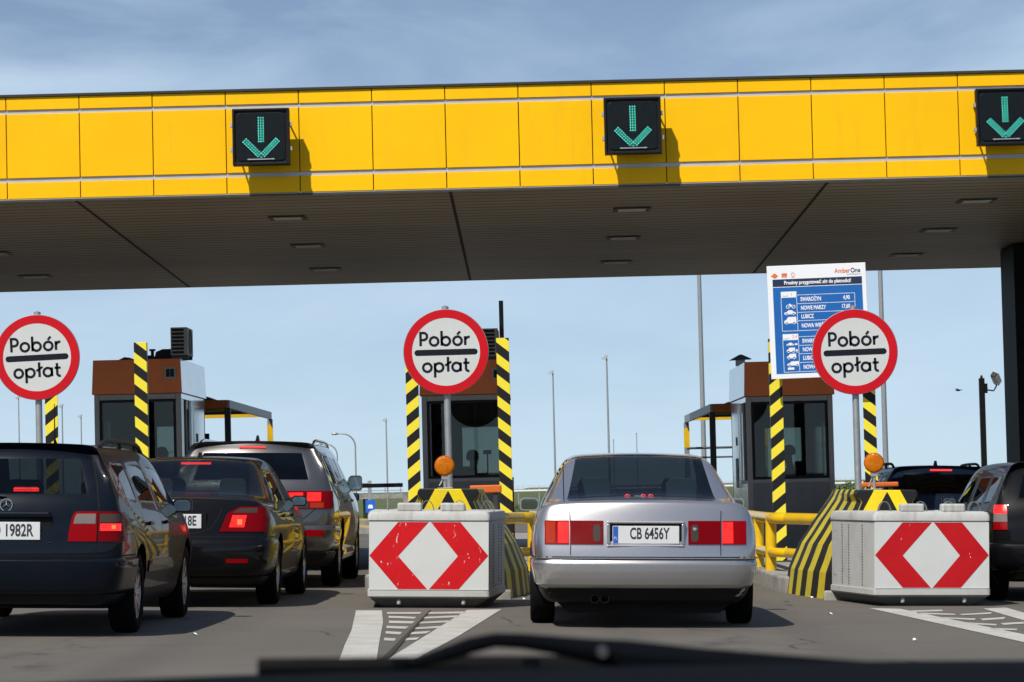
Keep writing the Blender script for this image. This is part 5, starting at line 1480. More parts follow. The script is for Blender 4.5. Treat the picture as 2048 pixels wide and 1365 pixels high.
    def mirror(s, sg, y, z, x, mat, w=.20, h=.13):
        m = MB(); cx = sg*(x+.06+w/2)
        pl = arc((w/2-.04, h/2-.04), .04, 0, 90, 5)+arc((-w/2+.05, h/2-.05), .05, 90, 180, 5)+arc((-w/2+.04, -h/2+.04), .04, 180, 270, 5)+arc((w/2-.03, -h/2+.03), .03, 270, 360, 5)
        n = len(pl); o = 0
        for yy, sc in ((-.02, .96), (0, 1.0), (.05, .95), (.10, .72), (.13, .3)):
            for a, b in pl: m.v.append((cx+sg*a*sc, y+yy, z+b*sc))
        for i in range(4):
            for k in range(n): m.f.append((i*n+k, i*n+(k+1) % n, (i+1)*n+(k+1) % n, (i+1)*n+k)); m.m.append(0)
        m.f.append(tuple(4*n+k for k in range(n))); m.m.append(0)
        m.f.append(tuple(range(n))); m.m.append(0)
        m.tube([(sg*(x-.10), y+.05, z-.05), (cx-sg*w*.3, y+.05, z-.02)], [.045, .035], 8)
        o = m.build('wing_mirror', M[mat], s.t, smooth='auto')
        m = MB(); m.add([(cx+sg*a*.83, y-.0225, z+b*.76) for a, b in pl], [tuple(range(n))]); m.build('mirror_glass', M['mirror'], o)
    def plate(s, z, text, band=True, w=.52, h=.114, x=0.0, xs=.66, strip=False):
        p, nn = s.cast(x, z, 'rear'); y = p.y-.016
        m = MB(); m.span((x-w/2, y, z-h/2), (x+w/2, y+.012, z+h/2)); o = m.build('number_plate', M['plate'], s.t, bevel=.002)
        m = MB(); text_into(m, text, .130, x+(.03 if band else 0), z+(.006 if strip else 0), y-.0012, 0, 'CENTER', xs, bold=.0028); m.build('plate_lettering', M['plate_text'], o)
        if band:
            m = MB(); flat(m, rect(x-w/2+.004, z-h/2+.004, x-w/2+.046, z+h/2-.004), y-.0008); b = m.build('plate_band', M['plate_blue'], o)
            m = MB(); text_into(m, 'PL', .032, x-w/2+.025, z-.028, y-.0016, 0, 'CENTER', .9); m.build('country_mark', M['plate'], b)
        return o
    def tube(s, name, pts, r, mat, n=10, parent=None):
        m = MB(); m.tube(pts, r, n); return m.build(name, M[mat], parent or s.t, smooth='auto')

M['paint_black'] = paint('paint_black_blue', (.0025, .005, .010), .0, .35, .010)
M['paint_bmw'] = paint('paint_black_brown', (.004, .004, .005), .0, .35, .010)
M['paint_grey'] = paint('paint_dark_grey', (.115, .112, .11), .85, .33, .03)
M['paint_silver'] = paint('paint_silver', (.44, .425, .42), .85, .32, .03)
M['paint_silver_dark'] = paint('paint_dark_silver', (.10, .10, .10), .3, .5, .1)
M['paint_dull'] = paint('paint_black', (.004, .004, .005), .0, .4, .008)
M['paint_dull'].node_tree.nodes['Principled BSDF'].inputs['Coat Weight'].default_value = .30
M['paint_blue'] = paint('paint_navy', (.003, .008, .020), .0, .35, .012)
M['paint_white'] = paint('paint_white', (.55, .56, .57), .0, .4, .04)

def road_at(x, y): return Vector((x, y, g(x)))

# ------------------------------------------------------------------ silver saloon
def silver_saloon():
    Y = 25.5; c = P(1289, 1180, Y)
    s = Car('saloon_car', 'silver saloon car with brake lights on, straight ahead at the gate', SEDAN, (1.0, 1.0, 1.025), road_at(c.x, Y), 0, 'sedan', 'paint_silver', 'car_glass', [(1.13, .335, .945), (4.01, .335, .945)],
            wins=((1.62, 2.42), (2.50, 3.62)), seatm='seat_teal', arch_r=.375)
    s.rc = 1.05
    # bumper, wraps round to the arches
    s.patch('bumper', [(-74, .335), (-74, .40), (-74, .50), (-74, .572)], [(74, .335), (74, .40), (74, .50), (74, .572)], M['paint_silver'], 'rad', 60, .026, m=24, round_=True, smooth=True, edge_=.16)
    s.patch('valance', [(-64, .215), (-66, .26), (-70, .33)], [(64, .215), (66, .26), (70, .33)], M['black'], 'rad', 40, .006, m=4)
    mb = MB(); mb.prism([(-.62, .12), (.62, .12), (.74, .22), (-.74, .22)], .25, .6); mb.build('underbody', M['seal'], s.t)
    s.seam([(-72, .500), (72, .500)], 'rad', .005, off=.0235, step=3)
    s.seam([(-74, .585), (74, .585)], 'rad', .012, step=3)
    # bright crease of the bumper step
    s.patch('bumper_step', [(-70, .576), (-70, .582)], [(70, .576), (70, .582)], M['paint_silver'], 'rad', 60, .026, m=2)
    # boot lid lines
    s.seam([(-.615, .60), (-.615, .78), (-.622, .965)], 'rear', .007); s.seam([(.615, .60), (.615, .78), (.622, .965)], 'rear', .007)
    # lamps
    for sg in (-1, 1):
        outer, mid, inner = .825, .625, .348
        def q(a): return sg*a
        l, r = (q(outer), q(mid+.004)) if sg < 0 else (q(mid+.004), q(outer))
        lo = s.patch('tail_light', [(l, .69), (l, .882)], [(r, .69), (r, .882)], M['red_lens'], 'rear', 14, .010, m=6)
        a, b = sorted((q(mid+.006), q(mid+.092)))
        s.patch('lit_lens', [(a, .70), (a, .872)], [(b, .70), (b, .872)], M['brake'], 'rear', 6, .0125, m=6, parent=lo)
        if sg < 0:
            a, b = sorted((q(outer-.01), q(mid+.115))); s.patch('turn_lens', [(a, .70), (a, .872)], [(b, .70), (b, .872)], M['amber_turn'], 'rear', 8, .0118, m=4, parent=lo)
        l, r = sorted((q(mid-.006), q(inner)))
        li = s.patch('boot_light', [(l, .69), (l, .882)], [(r, .69), (r, .882)], M['red_dark'], 'rear', 12, .010, m=6)
        xc = q(inner+.052); w = .030
        oval = arc((xc, .735), w, 180, 360, 8)+arc((xc, .825), w, 0, 180, 8)
        h = len(oval)//2
        zs = [.71+.14*i/8 for i in range(9)]
        def hw(z): return math.sqrt(max(1e-6, w*w-max(0, .735-z, z-.825)**2))
        s.patch('reverse_lens', [(xc-hw(z), z) for z in zs], [(xc+hw(z), z) for z in zs], M['smoke_lens'], 'rear', 4, .0125, parent=li)
        if sg > 0:
            p, n = s.cast(xc, .815, 'rear'); m = MB(); m.lathe([(.0, -.028), (.012, -.027), (.02, -.02), (.02, 0)], (xc, p.y, .815), 16, axis='y'); m.build('lock', M['chrome'], s.t, smooth='auto')
    # plate in its frame
    p, n = s.cast(0, .775, 'rear'); y = p.y
    m = MB(); w, h = .318, .107
    for (x0, z0, x1, z1) in ((-w, -h, w, -h+.022), (-w, h-.022, w, h), (-w, -h+.022, -w+.026, h-.022), (w-.026, -h+.022, w, h-.022)): m.span((x0, y-.022, .775+z0), (x1, y+.03, .775+z1))
    m.build('plate_surround', M['paint_silver'], s.t, bevel=.008)
    m = MB(); m.span((-w+.02, y-.004, .775-h+.02), (w-.02, y-.001, .775+h-.02)); m.build('plate_recess', M['seal'], s.t)
    pl = s.plate(.770, 'CB 6456Y', w=.545, h=.145, xs=.60, strip=True)
    m = MB(); flat(m, rect(-.262, .770-.0645, .262, .770-.048), y-.0172); st = m.build('dealer_strip', M['white'], pl)
    # exhaust, mirrors, aerial, high brake light, badges
    for x in (-.415, -.335):
        m = MB(); m.lathe([(.034, .30), (.034, -.02), (.037, -.03), (.031, -.03), (.029, .25)], (x, .03, .245), 18, axis='y'); m.build('exhaust', M['seal'], s.t, smooth='auto')
    for sg in (-1, 1): s.mirror(sg, 3.38, 1.0, .80, 'paint_silver', .185, .125)
    s.tube('aerial', [(-.66, .95, 1.03), (-.668, .98, 1.34)], .004, 'black', 6)
    m = MB()
    for x in (-.115, .02, .085): 
        m.lathe([(.015, -.006), (.024, -.004), (.027, .0), (.021, .003), (.015, -.006)], (x, 1.10, 1.075), 18, axis='y')
    m.build('high_brake_light', M['led_red'], s.t, smooth=True)
    m = MB(); m.box((-.02, 1.02, 1.078), (.075, .02, .022)); m.build('label_sticker', M['white'], s.t, bevel=.003)
    for x in (-.28, .28, -.72, .72):
        p, n = s.cast(x, .525, 'rear'); m = MB(); m.lathe([(.0, -.027), (.011, -.0265), (.012, -.02)], (x, p.y, .525), 14, axis='y'); m.build('parking_sensor', M['paint_silver'], s.t)
    s.finish(); return s
silver_saloon()

# ------------------------------------------------------------------ black estate
def rails(s, sx, x, z, y0, y1, mat, h=.055):
    for sg in (-1, 1):
        pts = []
        n = 12
        for i in range(n+1):
            t = i/n; y = y0+(y1-y0)*t; hh = h*min(1, math.sin(math.pi*min(t, 1-t)*3.2) if min(t, 1-t) < .156 else 1)
            p, nn = s.cast(sg*x, y, 'top'); pts.append((sg*x, y, p.z-.006+hh))
        m = MB(); m.tube(pts, .019, 8)
        for y in (y0+.45*(y1-y0), y0+.8*(y1-y0)):
            p, nn = s.cast(sg*x, y, 'top'); m.tube([(sg*x, y, p.z-.01), (sg*x, y, p.z+h-.01)], .018, 8)
        m.build('roof_rail', M[mat], s.t, smooth='auto')
def black_estate():
    Y = 23.7; c = P(8, 1100, Y)
    s = Car('estate_car', 'black estate car with roof rails and round badge, cut off by the left edge', WAGON, (1.0, 1.0, 1.0), road_at(c.x, Y), R(-1.2), 'wagon', 'paint_black', 'car_glass', [(.93, .32, .885), (3.76, .32, .885)],
            wins=((.46, 1.10), (1.17, 2.10), (2.17, 3.42)), bulge=.09, arch_r=.385, rim_spokes=9)
    s.rc = .95
    s.patch('bumper', [(-70, .33), (-70, .45), (-70, .55), (-70, .61)], [(70, .33), (70, .45), (70, .55), (70, .61)], M['paint_black'], 'rad', 60, .034, m=30, round_=True, smooth=True, edge_=.10)
    s.seam([(-70, .624), (70, .624)], 'rad', .014, step=3)
    # tailgate edge
    for sg in (-1, 1):
        s.seam([(sg*.685, .63), (sg*.70, .80), (sg*.700, 1.0), (sg*.665, 1.2), (sg*.60, 1.42)], 'rear', .008)
    for sg in (-1, 1):
        def band(z): return [.905 if z > 0 else 0]
        zs = [.735+.225*i/8 for i in range(9)]
        def inner(z): return .478+.035*((z-.735)/.225)**1.5+ .02*max(0, (z-.93)/.03)
        A = [(sg*inner(z), z) for z in zs]; B = [(sg*.692, z) for z in zs]
        lo = s.patch('gate_light', A if sg > 0 else B, B if sg > 0 else A, M['red_lens'], 'rear', 10, .010)
        z2 = [.868+.075*i/4 for i in range(5)]
        A = [(sg*(inner(z)+.022), z) for z in z2]; B = [(sg*.680, z) for z in z2]
        s.patch('reverse_lens', A if sg > 0 else B, B if sg > 0 else A, M['clear_lens'], 'rear', 8, .0125, parent=lo)
        # outer lamp wraps the corner: seen along a slanted direction
        k = .62*sg
        A = [(sg*.702, z) for z in zs]; B = [(sg*(1.22-.10*max(0, (z-.86)/.1)**2), z) for z in zs]
        def conv(pts): return [(x, z) for x, z in pts]
        # rays slanted inwards: find parameter whose hit has the wanted x
        def param(xw, z):
            lo_, hi_ = 0.2, 2.0
            for _ in range(30):
                md = (lo_+hi_)/2; h, n = s.cast(sg*md, z, 'rear', k)
                if abs(h.x) < xw and h.y < .6: lo_ = md
                else: hi_ = md
            return sg*lo_
        a = [(param(.704, z), z) for z in zs]; b_ = [(x+sg*(.34-.13*max(0, (z-.86)/.1)**2), z) for x, z in a]
        lo2 = s.patch('tail_light', a if sg > 0 else b_, b_ if sg > 0 else a, M['red_dark'], 'rear', 16, .010, k)
        z3 = [.815+.055*i/3 for i in range(4)]
        a = [(param(.715, z), z) for z in z3]; b3 = [(x+sg*.185, z) for x, z in a]
        s.patch('lit_lens', a if sg > 0 else b3, b3 if sg > 0 else a, M['brake'], 'rear', 8, .0125, k, parent=lo2)
        a = [(param(.80, z), z) for z in (.828, .843, .858)]; b3 = [(x+sg*.035, z) for x, z in a]
        s.patch('bulb_glow', a if sg > 0 else b3, b3 if sg > 0 else a, M['brake_hot'], 'rear', 3, .014, k, parent=lo2)
        z3 = [.877+.065*i/3 for i in range(4)]
        a = [(param(.712, z), z) for z in z3]; b3 = [(x+sg*(.20-.4*(z-.877)), z) for x, z in a]
        s.patch('turn_lens', a if sg > 0 else b3, b3 if sg > 0 else a, M['smoke_lens'], 'rear', 8, .0125, k, parent=lo2)
    # handle strip over the plate, plate with its number cut by the frame edge
    p, n = s.cast(0, .93, 'rear')
    m = MB(); m.prism([(-.36, .915), (.36, .915), (.34, .96), (-.34, .96)], p.y-.035, p.y+.02); m.build('handle_strip', M['paint_black'], s.t, bevel=.012)
    m = MB(); m.span((-.355, p.y-.004, .735), (.355, p.y+.03, .912)); m.build('plate_recess', M['seal'], s.t)
    m = MB(); m.span((-.36, p.y-.02, .712), (.36, p.y+.02, .732)); m.build('lower_strip', M['paint_black'], s.t, bevel=.006)
    s.plate(.815, 'GD 1982R', w=.54, h=.135, xs=.66)
    # badge: ring with a three-pointed star
    p, n = s.cast(0, 1.012, 'rear'); zc = 1.012; y = p.y-.010
    m = MB(); pts = [(.046*math.cos(k*.2618), y, zc+.046*math.sin(k*.2618)) for k in range(24)]; m.tube(pts, .0045, 6, closed=True)
    for a in (90, 210, 330):
        ca, sa = math.cos(R(a)), math.sin(R(a)); m.add([(.044*ca, y-.003, zc+.044*sa), (-.006*sa, y-.003, zc+.006*ca), (.006*sa, y-.003, zc-.006*ca), (0, y-.008, zc)], [(0, 1, 3), (0, 3, 2), (0, 2, 1)])
    m.build('badge', M['chrome'], s.t, smooth='auto')
    rails(s, 1, .605, 1.46, .62, 2.9, 'black', .06)
    for sg in (-1, 1): s.mirror(sg, 3.30, .99, .765, 'paint_black', .17, .125)
    s.tube('aerial', [(.26, .62, 1.49), (.258, .60, 1.53), (.256, .58, 1.80)], [.016, .006, .003], 'black', 8)
    # wiper on the rear window, door lines, side strip
    s.tube('rear_wiper', [(0, -.005, 1.075), (-.18, .00, 1.10), (-.42, .02, 1.12)], .009, 'black', 6)
    m = MB(); p, n = s.cast(.64, 1.10, 'rear'); 
    for a, b, y_ in ((1.13, 2.135, 'd'),): pass
    for y_ in (1.135, 2.135): s.seam([(y_, .30), (y_, .62), (y_-.02, .95)], 'right', .007)
    for y_ in (1.135, 2.135): s.seam([(y_, .30), (y_, .62), (y_-.02, .95)], 'left', .007)
    for md in ('right', 'left'):
        s.patch('side_strip', [(1.36, .47), (1.36, .56)], [(3.34, .47), (3.34, .56)], M['paint_black'], md, 30, .012, m=3)
        s.patch('sill', [(1.34, .21), (1.34, .33)], [(3.36, .21), (3.36, .33)], M['black'], md, 30, .006, m=3)
        sg = 1 if md == 'right' else -1
        for y_ in (1.30, 2.28):
            h, n = s.cast(y_+.1, .86, md); m = MB(); m.box((h.x+sg*.018, y_+.1, .86), (.022, .20, .032)); m.build('door_handle', M['paint_black'], s.t, bevel=.01)
    m = MB(); 
    h, n = s.cast(0, 1.42, 'rear'); m.box((.0, h.y+.14, 1.40), (.34, .02, .022)); m.build('high_brake_light', M['red_dark'], s.t)
    m = MB(); h, n = s.cast(0, 1.09, 'rear'); m.box((.08, h.y+.35, 1.13), (.20, .02, .035)); m.build('cargo_lamp', M['brake'], s.t, bevel=.01)
    s.finish(); return s
black_estate()

# ------------------------------------------------------------------ black saloon
def black_saloon():
    Y = 29.6; c = P(345, 1080, Y)
    s = Car('saloon_car', 'black saloon car with a pale cloth on its rear shelf, behind the black estate', SEDAN, (.975, .962, 1.022), road_at(c.x, Y), R(-1.0), 'sedan', 'paint_bmw', 'car_glass', [(1.06, .325, .90), (3.95, .325, .90)],
            wins=((1.60, 2.42), (2.50, 3.62)), bulge=.12, arch_r=.38, rim_spokes=5)
    s.rc = 1.0
    s.patch('bumper', [(-70, .30), (-70, .42), (-70, .58), (-70, .66)], [(70, .30), (70, .42), (70, .58), (70, .66)], M['paint_bmw'], 'rad', 60, .028, m=14, round_=True, smooth=True)
    s.patch('valance', [(-66, .19), (-66, .29)], [(66, .19), (66, .29)], M['black'], 'rad', 40, .006, m=4)
    s.seam([(-70, .675), (70, .675)], 'rad', .010, step=3)
    s.seam([(.455, .955), (.42, .86), (.36, .76), (.24, .715), (0, .705), (-.24, .715), (-.36, .76), (-.42, .86), (-.455, .955)], 'rear', .008)
    s.seam([(.62, .97), (.66, 1.02)], 'rear', .006)
    for sg in (-1, 1):
        k = .55*sg
        def param(xw, z):
            lo_, hi_ = 0.1, 2.0
            for _ in range(30):
                md = (lo_+hi_)/2; h, n = s.cast(sg*md, z, 'rear', k)
                if abs(h.x) < xw and h.y < .6: lo_ = md
                else: hi_ = md
            return sg*lo_
        zs = [.725+.235*i/8 for i in range(9)]
        def lim(z): f = (z-.725)/.235; return .432+.085*f**.8+.10*max(0, f-.72)/.28, .85
        a = [(param(lim(z)[0], z), z) for z in zs]; b_ = [(param(.80, z)+sg*(.10+.15*(z-.725)/.235), z) for z in zs]
        lo = s.patch('tail_light', a if sg > 0 else b_, b_ if sg > 0 else a, M['red_dark'], 'rear', 18, .010, k)
        z2 = [.765+.115*i/5 for i in range(6)]
        a = [(param(.525+.25*(z-.765), z), z) for z in z2]; b2 = [(param(.665+.18*(z-.765), z), z) for z in z2]
        s.patch('lit_lens', a if sg > 0 else b2, b2 if sg > 0 else a, M['brake'], 'rear', 8, .0125, k, parent=lo)
        z2 = [.79+.05*i/3 for i in range(4)]
        a = [(param(.60, z), z) for z in z2]; b2 = [(param(.645, z), z) for z in z2]
        s.patch('bulb_glow', a if sg > 0 else b2, b2 if sg > 0 else a, M['brake_hot'], 'rear', 4, .014, k, parent=lo)
        z2 = [.902+.045*i/3 for i in range(4)]
        a = [(param(.555+1.5*(z-.902), z), z) for z in z2]; b2 = [(param(.78, z), z) for z in z2]
        s.patch('turn_lens', a if sg > 0 else b2, b2 if sg > 0 else a, M['smoke_lens'], 'rear', 8, .0125, k, parent=lo)
        l, r = sorted((sg*.50, sg*.70)); s.patch('reflector', [(l, .435), (l, .470)], [(r, .435), (r, .470)], M['led_red'] if False else M['red_lens'], 'rear', 8, .034, m=2)
    p, n = s.cast(0, .84, 'rear')
    m = MB(); m.span((-.31, p.y-.003, .755), (.31, p.y+.04, .905)); m.build('plate_recess', M['seal'], s.t)
    s.plate(.825, 'WX 4718E', w=.53, h=.135, xs=.64)
    p, n = s.cast(0, 1.0, 'rear'); m = MB(); m.lathe([(.0, -.01), (.03, -.009), (.041, -.004), (.041, .005)], (0, p.y, .985), 24, axis='y'); m.build('badge', M['chrome'], s.t, smooth='auto')
    for sg in (-1, 1): s.mirror(sg, 3.22, 1.005, .75, 'paint_bmw', .17, .115)
    m = MB(); p, n = s.cast(0, 1.85, 'top'); m.prism([(-.02, 0), (.02, 0), (.006, .06), (-.004, .06)], 1.75, 1.93); o = m.build('roof_fin', M['black'], s.t); o.location = (0, .12, p.z-.006)
    m = MB(); p, n = s.cast(0, 1.66, 'top'); m.box((0, 1.62, p.z-.045), (.30, .03, .022)); m.build('high_brake_light', M['led_red'], s.t)
    # cloth lying on the rear shelf: a crumpled strip, its own thing
    for y_ in (1.06+.40, 2.46*.962): s.seam([(y_, .30), (y_, .60), (y_-.03, .93)], 'right', .007); s.seam([(y_, .30), (y_, .60), (y_-.03, .93)], 'left', .007)
    for md, sg in (('right', 1), ('left', -1)):
        s.patch('sill', [(1.46, .20), (1.46, .31)], [(3.55, .20), (3.55, .31)], M['paint_bmw'], md, 24, .012, m=3)
        for y_ in (1.6, 2.55):
            h, n = s.cast(y_, .87, md); m = MB(); m.box((h.x+sg*.016, y_, .87), (.022, .19, .03)); m.build('door_handle', M['paint_bmw'], s.t, bevel=.01)
    s.finish()
    mb = MB(); nx, ny = 46, 10; rnd = random.Random(3)
    ph = [(rnd.uniform(8, 42), rnd.uniform(8, 40), rnd.uniform(0, 6)) for _ in range(7)]
    for j in range(ny+1):
        for i in range(nx+1):
            u, v = i/nx, j/ny
            x = -.52+1.04*u; y = -.12+.26*v+.02*math.sin(9*u); h = .03+.020*sum(math.sin(a*u+b*v*.4+c) for a, b, c in ph)/2.2
            h *= math.sin(math.pi*v)**.6*(.55+.45*math.sin(math.pi*u)); mb.v.append((x, y, max(.002, h+.025*math.sin(math.pi*v))))
    for j in range(ny):
        for i in range(nx): a = j*(nx+1)+i; mb.f.append((a, a+1, a+nx+2, a+nx+1)); mb.m.append(0)
    o = mb.build('cloth', pm('pale_cloth', (.42, .55, .56), .9, 0, .15, 9), smooth=True)
    tag(o, 'crumpled pale blue cloth on the rear shelf of the black saloon', 'cloth')
    v = s.at(s.T[2][0]); o.matrix_world = s.t.matrix_basis @ Matrix.Translation((0, s.T[2][0]+.28, v[9]-.085))
    return s
bs = black_saloon()

# ------------------------------------------------------------------ grey off-roader
def off_roader(name, label, px, Y, yaw):
    c = P(px, 1060, Y)
    s = Car(name, label, WAGON, (1.085, 1.05, 1.125), road_at(c.x, Y), R(yaw), 'wagon', 'paint_grey', 'car_glass_dark', [(1.0, .375, .955), (4.0, .375, .955)],
            wins=((.52, 1.10), (1.17, 2.10), (2.17, 3.42)), bulge=.13, arch_r=.43, rim_spokes=10)
    s.rc = 1.0
    s.patch('bumper', [(-66, .42), (-66, .55), (-66, .66), (-66, .72)], [(66, .42), (66, .55), (66, .66), (66, .72)], M['paint_grey'], 'rad', 50, .03, m=10, round_=True, smooth=True)
    s.patch('valance', [(-66, .26), (-66, .41)], [(66, .26), (66, .41)], M['black'], 'rad', 40, .012, m=4)
    s.seam([(-.74, .90), (-.62, .80), (-.3, .76), (0, .755), (.3, .76), (.62, .80), (.74, .90)], 'rear', .009)
    for sg in (-1, 1):
        k = .5*sg
        def param(xw, z):
            lo_, hi_ = 0.1, 2.2
            for _ in range(30):
                md = (lo_+hi_)/2; h, n = s.cast(sg*md, z, 'rear', k)
                if abs(h.x) < xw and h.y < .7: lo_ = md
                else: hi_ = md
            return sg*lo_
        zs = [.905+.20*i/7 for i in range(8)]
        a = [(param(.40+.0*(z-.9), z), z) for z in zs]; b_ = [(param(.84, z)+sg*.12, z) for z in zs]
        lo = s.patch('tail_light', a if sg > 0 else b_, b_ if sg > 0 else a, M['red_dark'], 'rear', 18, .012, k)
        for x0, x1, z0, z1, mt, nm in ((.44, .60, 1.035, 1.085, 'brake', 'lit_lens'), (.645, .80, .99, 1.088, 'brake', 'lit_lens'), (.68, .83, .915, .975, 'amber_turn', 'turn_lens'), (.42, .66, .915, 1.0, 'smoke_lens', 'reverse_lens')):
            z2 = [z0+(z1-z0)*i/3 for i in range(4)]; a = [(param(x0, z), z) for z in z2]; b2 = [(param(x1, z), z) for z in z2]
            s.patch(nm, a if sg > 0 else b2, b2 if sg > 0 else a, M[mt], 'rear', 8, .0145, k, parent=lo)
        z2 = [.60, .62, .65, .67]; a = [(param(.62, z), z) for z in z2]; b2 = [(param(.83, z), z) for z in z2]
        s.patch('reflector', a if sg > 0 else b2, b2 if sg > 0 else a, M['red_lens'], 'rear', 8, .036, k)
    h, n = s.cast(0, 1.605, 'rear')
    m = MB(); m.box((0, h.y-.012, 1.605), (.30, .02, .02)); m.build('high_brake_light', M['led_red'], s.t)
    p, n = s.cast(0, .97, 'rear'); m = MB(); m.span((-.29, p.y-.004, .88), (.29, p.y+.04, 1.03)); m.build('plate_recess', M['seal'], s.t)
    rails(s, 1, .655, 1.65, .66, 2.9, 'chrome', .05)
    for sg in (-1, 1): s.mirror(sg, 3.42, 1.20, .81, 'paint_grey', .175, .19)
    p, n = s.cast(0, .8, 'top'); m = MB(); m.prism([(-.02, 0), (.02, 0), (.006, .07), (-.004, .07)], .72, .88); o = m.build('roof_fin', M['black'], s.t); o.location = (0, 0, p.z-.004)
    for md, sg in (('right', 1), ('left', -1)):
        for y_ in (1.42, 2.245): s.seam([(y_, .42), (y_, .75), (y_-.02, 1.08)], md, .008)
        s.patch('sill', [(1.50, .26), (1.50, .42)], [(3.48, .26), (3.48, .42)], M['chrome'] if False else M['paint_silver_dark'], md, 24, .03, m=4, round_=True)
        for y_ in (1.62, 2.50):
            h, n = s.cast(y_, .99, md); m = MB(); m.box((h.x+sg*.02, y_, .99), (.025, .22, .035)); m.build('door_handle', M['paint_grey'], s.t, bevel=.01)
    s.finish(); return s
off_roader('off_road_car', 'tall dark grey off-roader with chrome roof rails, ahead of the black saloon', 497, 35.2, -.7)

# ------------------------------------------------------------------ cars in the right lane
def right_car(label, px, Y, yaw, scale, pmt, plate, rail, lights, name, high, glassm='car_glass_dark', wr=.31):
    c = P(px, 1060, Y)
    s = Car(name, label, WAGON, scale, road_at(c.x, Y), R(yaw), 'wagon', pmt, glassm, [(.80*scale[1], wr, .86*scale[0]), (3.55*scale[1], wr, .86*scale[0])],
            wins=((.50, 1.10), (1.17, 2.10), (2.17, 3.42)), bulge=.13, arch_r=wr+.055, rim_spokes=7)
    s.rc = .95
    s.patch('bumper', [(-66, .30), (-66, .42), (-66, .54), (-66, .60)], [(66, .30), (66, .42), (66, .54), (66, .60)], M[pmt], 'rad', 50, .028, m=10, round_=True, smooth=True)
    s.seam([(-66, .615), (66, .615)], 'rad', .010, step=3)
    for sg in (-1, 1):
        k = .6*sg
        def param(xw, z):
            lo_, hi_ = 0.1, 2.2
            for _ in range(30):
                md = (lo_+hi_)/2; h, n = s.cast(sg*md, z, 'rear', k)
                if abs(h.x) < xw and h.y < .7: lo_ = md
                else: hi_ = md
            return sg*lo_
        for z0, z1, mt, nm in lights:
            zs = [z0+(z1-z0)*i/5 for i in range(6)]; a = [(param(.735*scale[0], z), z) for z in zs]; b_ = [(param(.80*scale[0], z)+sg*.10, z) for z in zs]
            s.patch(nm, a if sg > 0 else b_, b_ if sg > 0 else a, M[mt], 'rear', 10, .012, k)
    h, n = s.cast(0, high, 'rear'); m = MB(); m.box((0, h.y-.012, high), (.30, .02, .022)); m.build('high_brake_light', M['led_red'], s.t)
    s.plate(.80, plate, xs=.64)
    if rail: rails(s, 1, .605*scale[0], 1.46, .62, 2.7, 'black', .06)
    for sg in (-1, 1): s.mirror(sg, 3.15*scale[1], 1.0, .78*scale[0], pmt, .17, .14)
    return s
s = right_car('black hatchback cut off by the right edge, behind the cleaner white block', 2148, 31.6, .4, (.945, .90, .965), 'paint_dull', 'GKA 51TN', False,
              ((.90, .985, 'brake', 'lit_lens'), (.815, .897, 'clear_lens', 'reverse_lens'), (.735, .812, 'red_lens', 'tail_light')), 'hatchback_car', 1.36)
s.tube('aerial', [(-.20, .95, 1.43), (-.20, .93, 1.48), (-.24, .86, 1.95)], [.014, .006, .003], 'black', 8); s.finish()
s = right_car('dark blue estate with black roof rails, between the right block and the hatchback', 1884, 42.6, .2, (.985, .95, .985), 'paint_blue', 'PO 60WA', True,
              ((.84, .93, 'brake', 'lit_lens'), (.76, .837, 'red_lens', 'tail_light')), 'estate_car', 1.405)
p_, n_ = s.cast(0, .75, 'top'); m = MB(); m.prism([(-.02, 0), (.02, 0), (.008, .07), (-.004, .07)], .70, .86); o = m.build('roof_fin', M['black'], s.t); o.location = (0, 0, p_.z-.004); s.finish()

# ------------------------------------------------------------------ car already at the gate in the left lane, parked cars far off
x = -3.53
c2 = copy_tree(bs.t); c2.location = road_at(x, 42.6); c2.rotation_euler = (0, TILT, R(-.4)); c2['label'] = 'black saloon at the lowered barrier, only its wing mirror showing past the off-roader'
def parked(px, Y, rz, pmt, label):
    c = P(px, 1030, Y); zb = terrain(c.x, Y)
    s = Car('parked_car', label, WAGON, (.95, .88, .95), (c.x, Y, zb), R(rz), 'wagon', pmt, 'car_glass_dark', [(.75, .31, .83), (3.1, .31, .83)], wins=((.50, 1.10), (1.17, 2.10), (2.17, 3.42)), group='cars parked below the far overpass', arch_r=.36)
    s.t.rotation_euler = (0, 0, R(rz)); return s.t
p1 = parked(722, 190, 75, 'paint_silver', 'silver parked car far off beyond the barrier')
p2 = copy_tree(p1); p2['label'] = 'second silver parked car, farther back below the overpass'; cc = P(735, 1030, 225); p2.location = (cc.x, 225, terrain(cc.x, 225)); p2.rotation_euler = (0, 0, R(60))
parked(706, 205, 85, 'paint_white', 'white parked car far off beyond the barrier')

# ------------------------------------------------------------------ our own car: cowl and windscreen wiper, close to the camera and out of focus
Yc = 1.0
def own(px, py, Y=Yc): return P(px, py, Y)
t = thing('car_bonnet', 'dark bonnet and cowl of the viewing car along the bottom edge', 'car bonnet', (0, 1.0, 1.0))
mb = MB(); nx = 40
rows = []
for j, (Y, top) in enumerate(((.72, 1415), (.80, 1370), (.95, 1338), (1.05, 1334), (1.5, 1430), (2.0, 1440), (2.15, 1500))):
    for i in range(nx+1):
        px = -500+3050*i/nx; e = ((px-1024)/1100.0)**2
        d_ = ray(px, 1344); z0 = CAM.z + (P(1024, top, Y).z-CAM.z)
        x = P(1024, top, Y).x + (px-1024)/6200*1.0*1.0*(1+.6*(Y-1))
        zz = z0 - .0022*e
        if Y > 1.2: zz = 1.082 - .05*(Y-1.05)**1.2 - .0022*e
        mb.v.append((x, Y-1.0, zz-1.0))
n7 = 7
for j in range(n7):
    pass
base = len(mb.v)
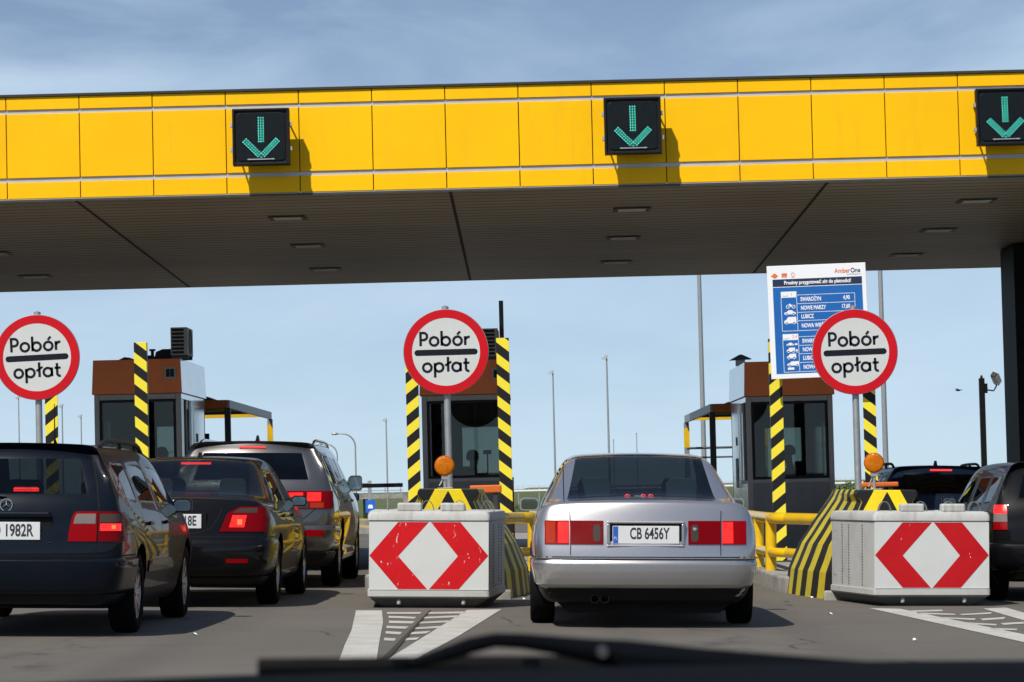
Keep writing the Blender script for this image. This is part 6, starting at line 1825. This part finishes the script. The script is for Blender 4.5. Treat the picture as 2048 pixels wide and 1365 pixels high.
for j in range(n7):
    for i in range(nx+1):
        v = mb.v[j*(nx+1)+i]; mb.v.append((v[0], v[1], v[2]-.05))
for j in range(n7-1):
    for i in range(nx):
        a = j*(nx+1)+i; b = base+a
        mb.f.append((a, a+1, a+nx+2, a+nx+1)); mb.m.append(0); mb.f.append((b+nx+1, b+nx+2, b+1, b)); mb.m.append(0)
for i in range(nx):
    for a in (i, (n7-1)*(nx+1)+i): mb.f.append((a, a+1, base+a+1, base+a)); mb.m.append(0)
for j in range(n7-1):
    for a in (j*(nx+1), j*(nx+1)+nx): mb.f.append((a, a+nx+1, base+a+nx+1, base+a)); mb.m.append(0)
mb.build('bonnet_panel', M['dash'], t, smooth='auto')
t = thing('windscreen_wiper', 'blurred black windscreen wiper lying close along the bottom edge', 'windscreen wiper', own(1250, 1330))
rt = t.location.copy()
def wp(px, py, dy=0.0): return tuple(P(px, py, Yc+dy)-rt)
k = Yc/6200.0
mb = MB(); mb.tube([wp(516, 1334), wp(700, 1333), wp(900, 1330), wp(1100, 1332), wp(1400, 1338), wp(1700, 1347), wp(1888, 1354)], [17*k, 18*k, 18*k, 20*k, 22*k, 20*k, 16*k], 8); mb.build('blade', M['rubber'], t, smooth='auto')
mb = MB(); mb.tube([wp(820, 1328, -.012), wp(880, 1312, -.016), wp(940, 1292, -.02), wp(990, 1281, -.02), wp(1045, 1283, -.02), wp(1110, 1291, -.018), wp(1190, 1303, -.016), wp(1250, 1312, -.014), wp(1400, 1324, -.012), wp(1650, 1340, -.01), wp(1880, 1352, -.01)],
                   [9*k, 15*k, 17*k, 15*k, 16*k, 19*k, 25*k, 32*k, 28*k, 24*k, 18*k], 10); mb.build('arm', M['dash'], t, smooth='auto')
mb = MB(); c = wp(1205, 1304, -.02); mb.lathe([(.0, -.006), (.0016, -.006), (.002, -.003), (.002, .004)], c, 12, axis='y'); mb.build('pivot_pin', M['dark_steel'], t)
mb = MB(); 
for px in (800, 1060):
    mb = MB(); mb.box(wp(px, 1326, -.004), (30*k, .008, 22*k)); mb.build('yoke', M['dash'], t, bevel=.0005)
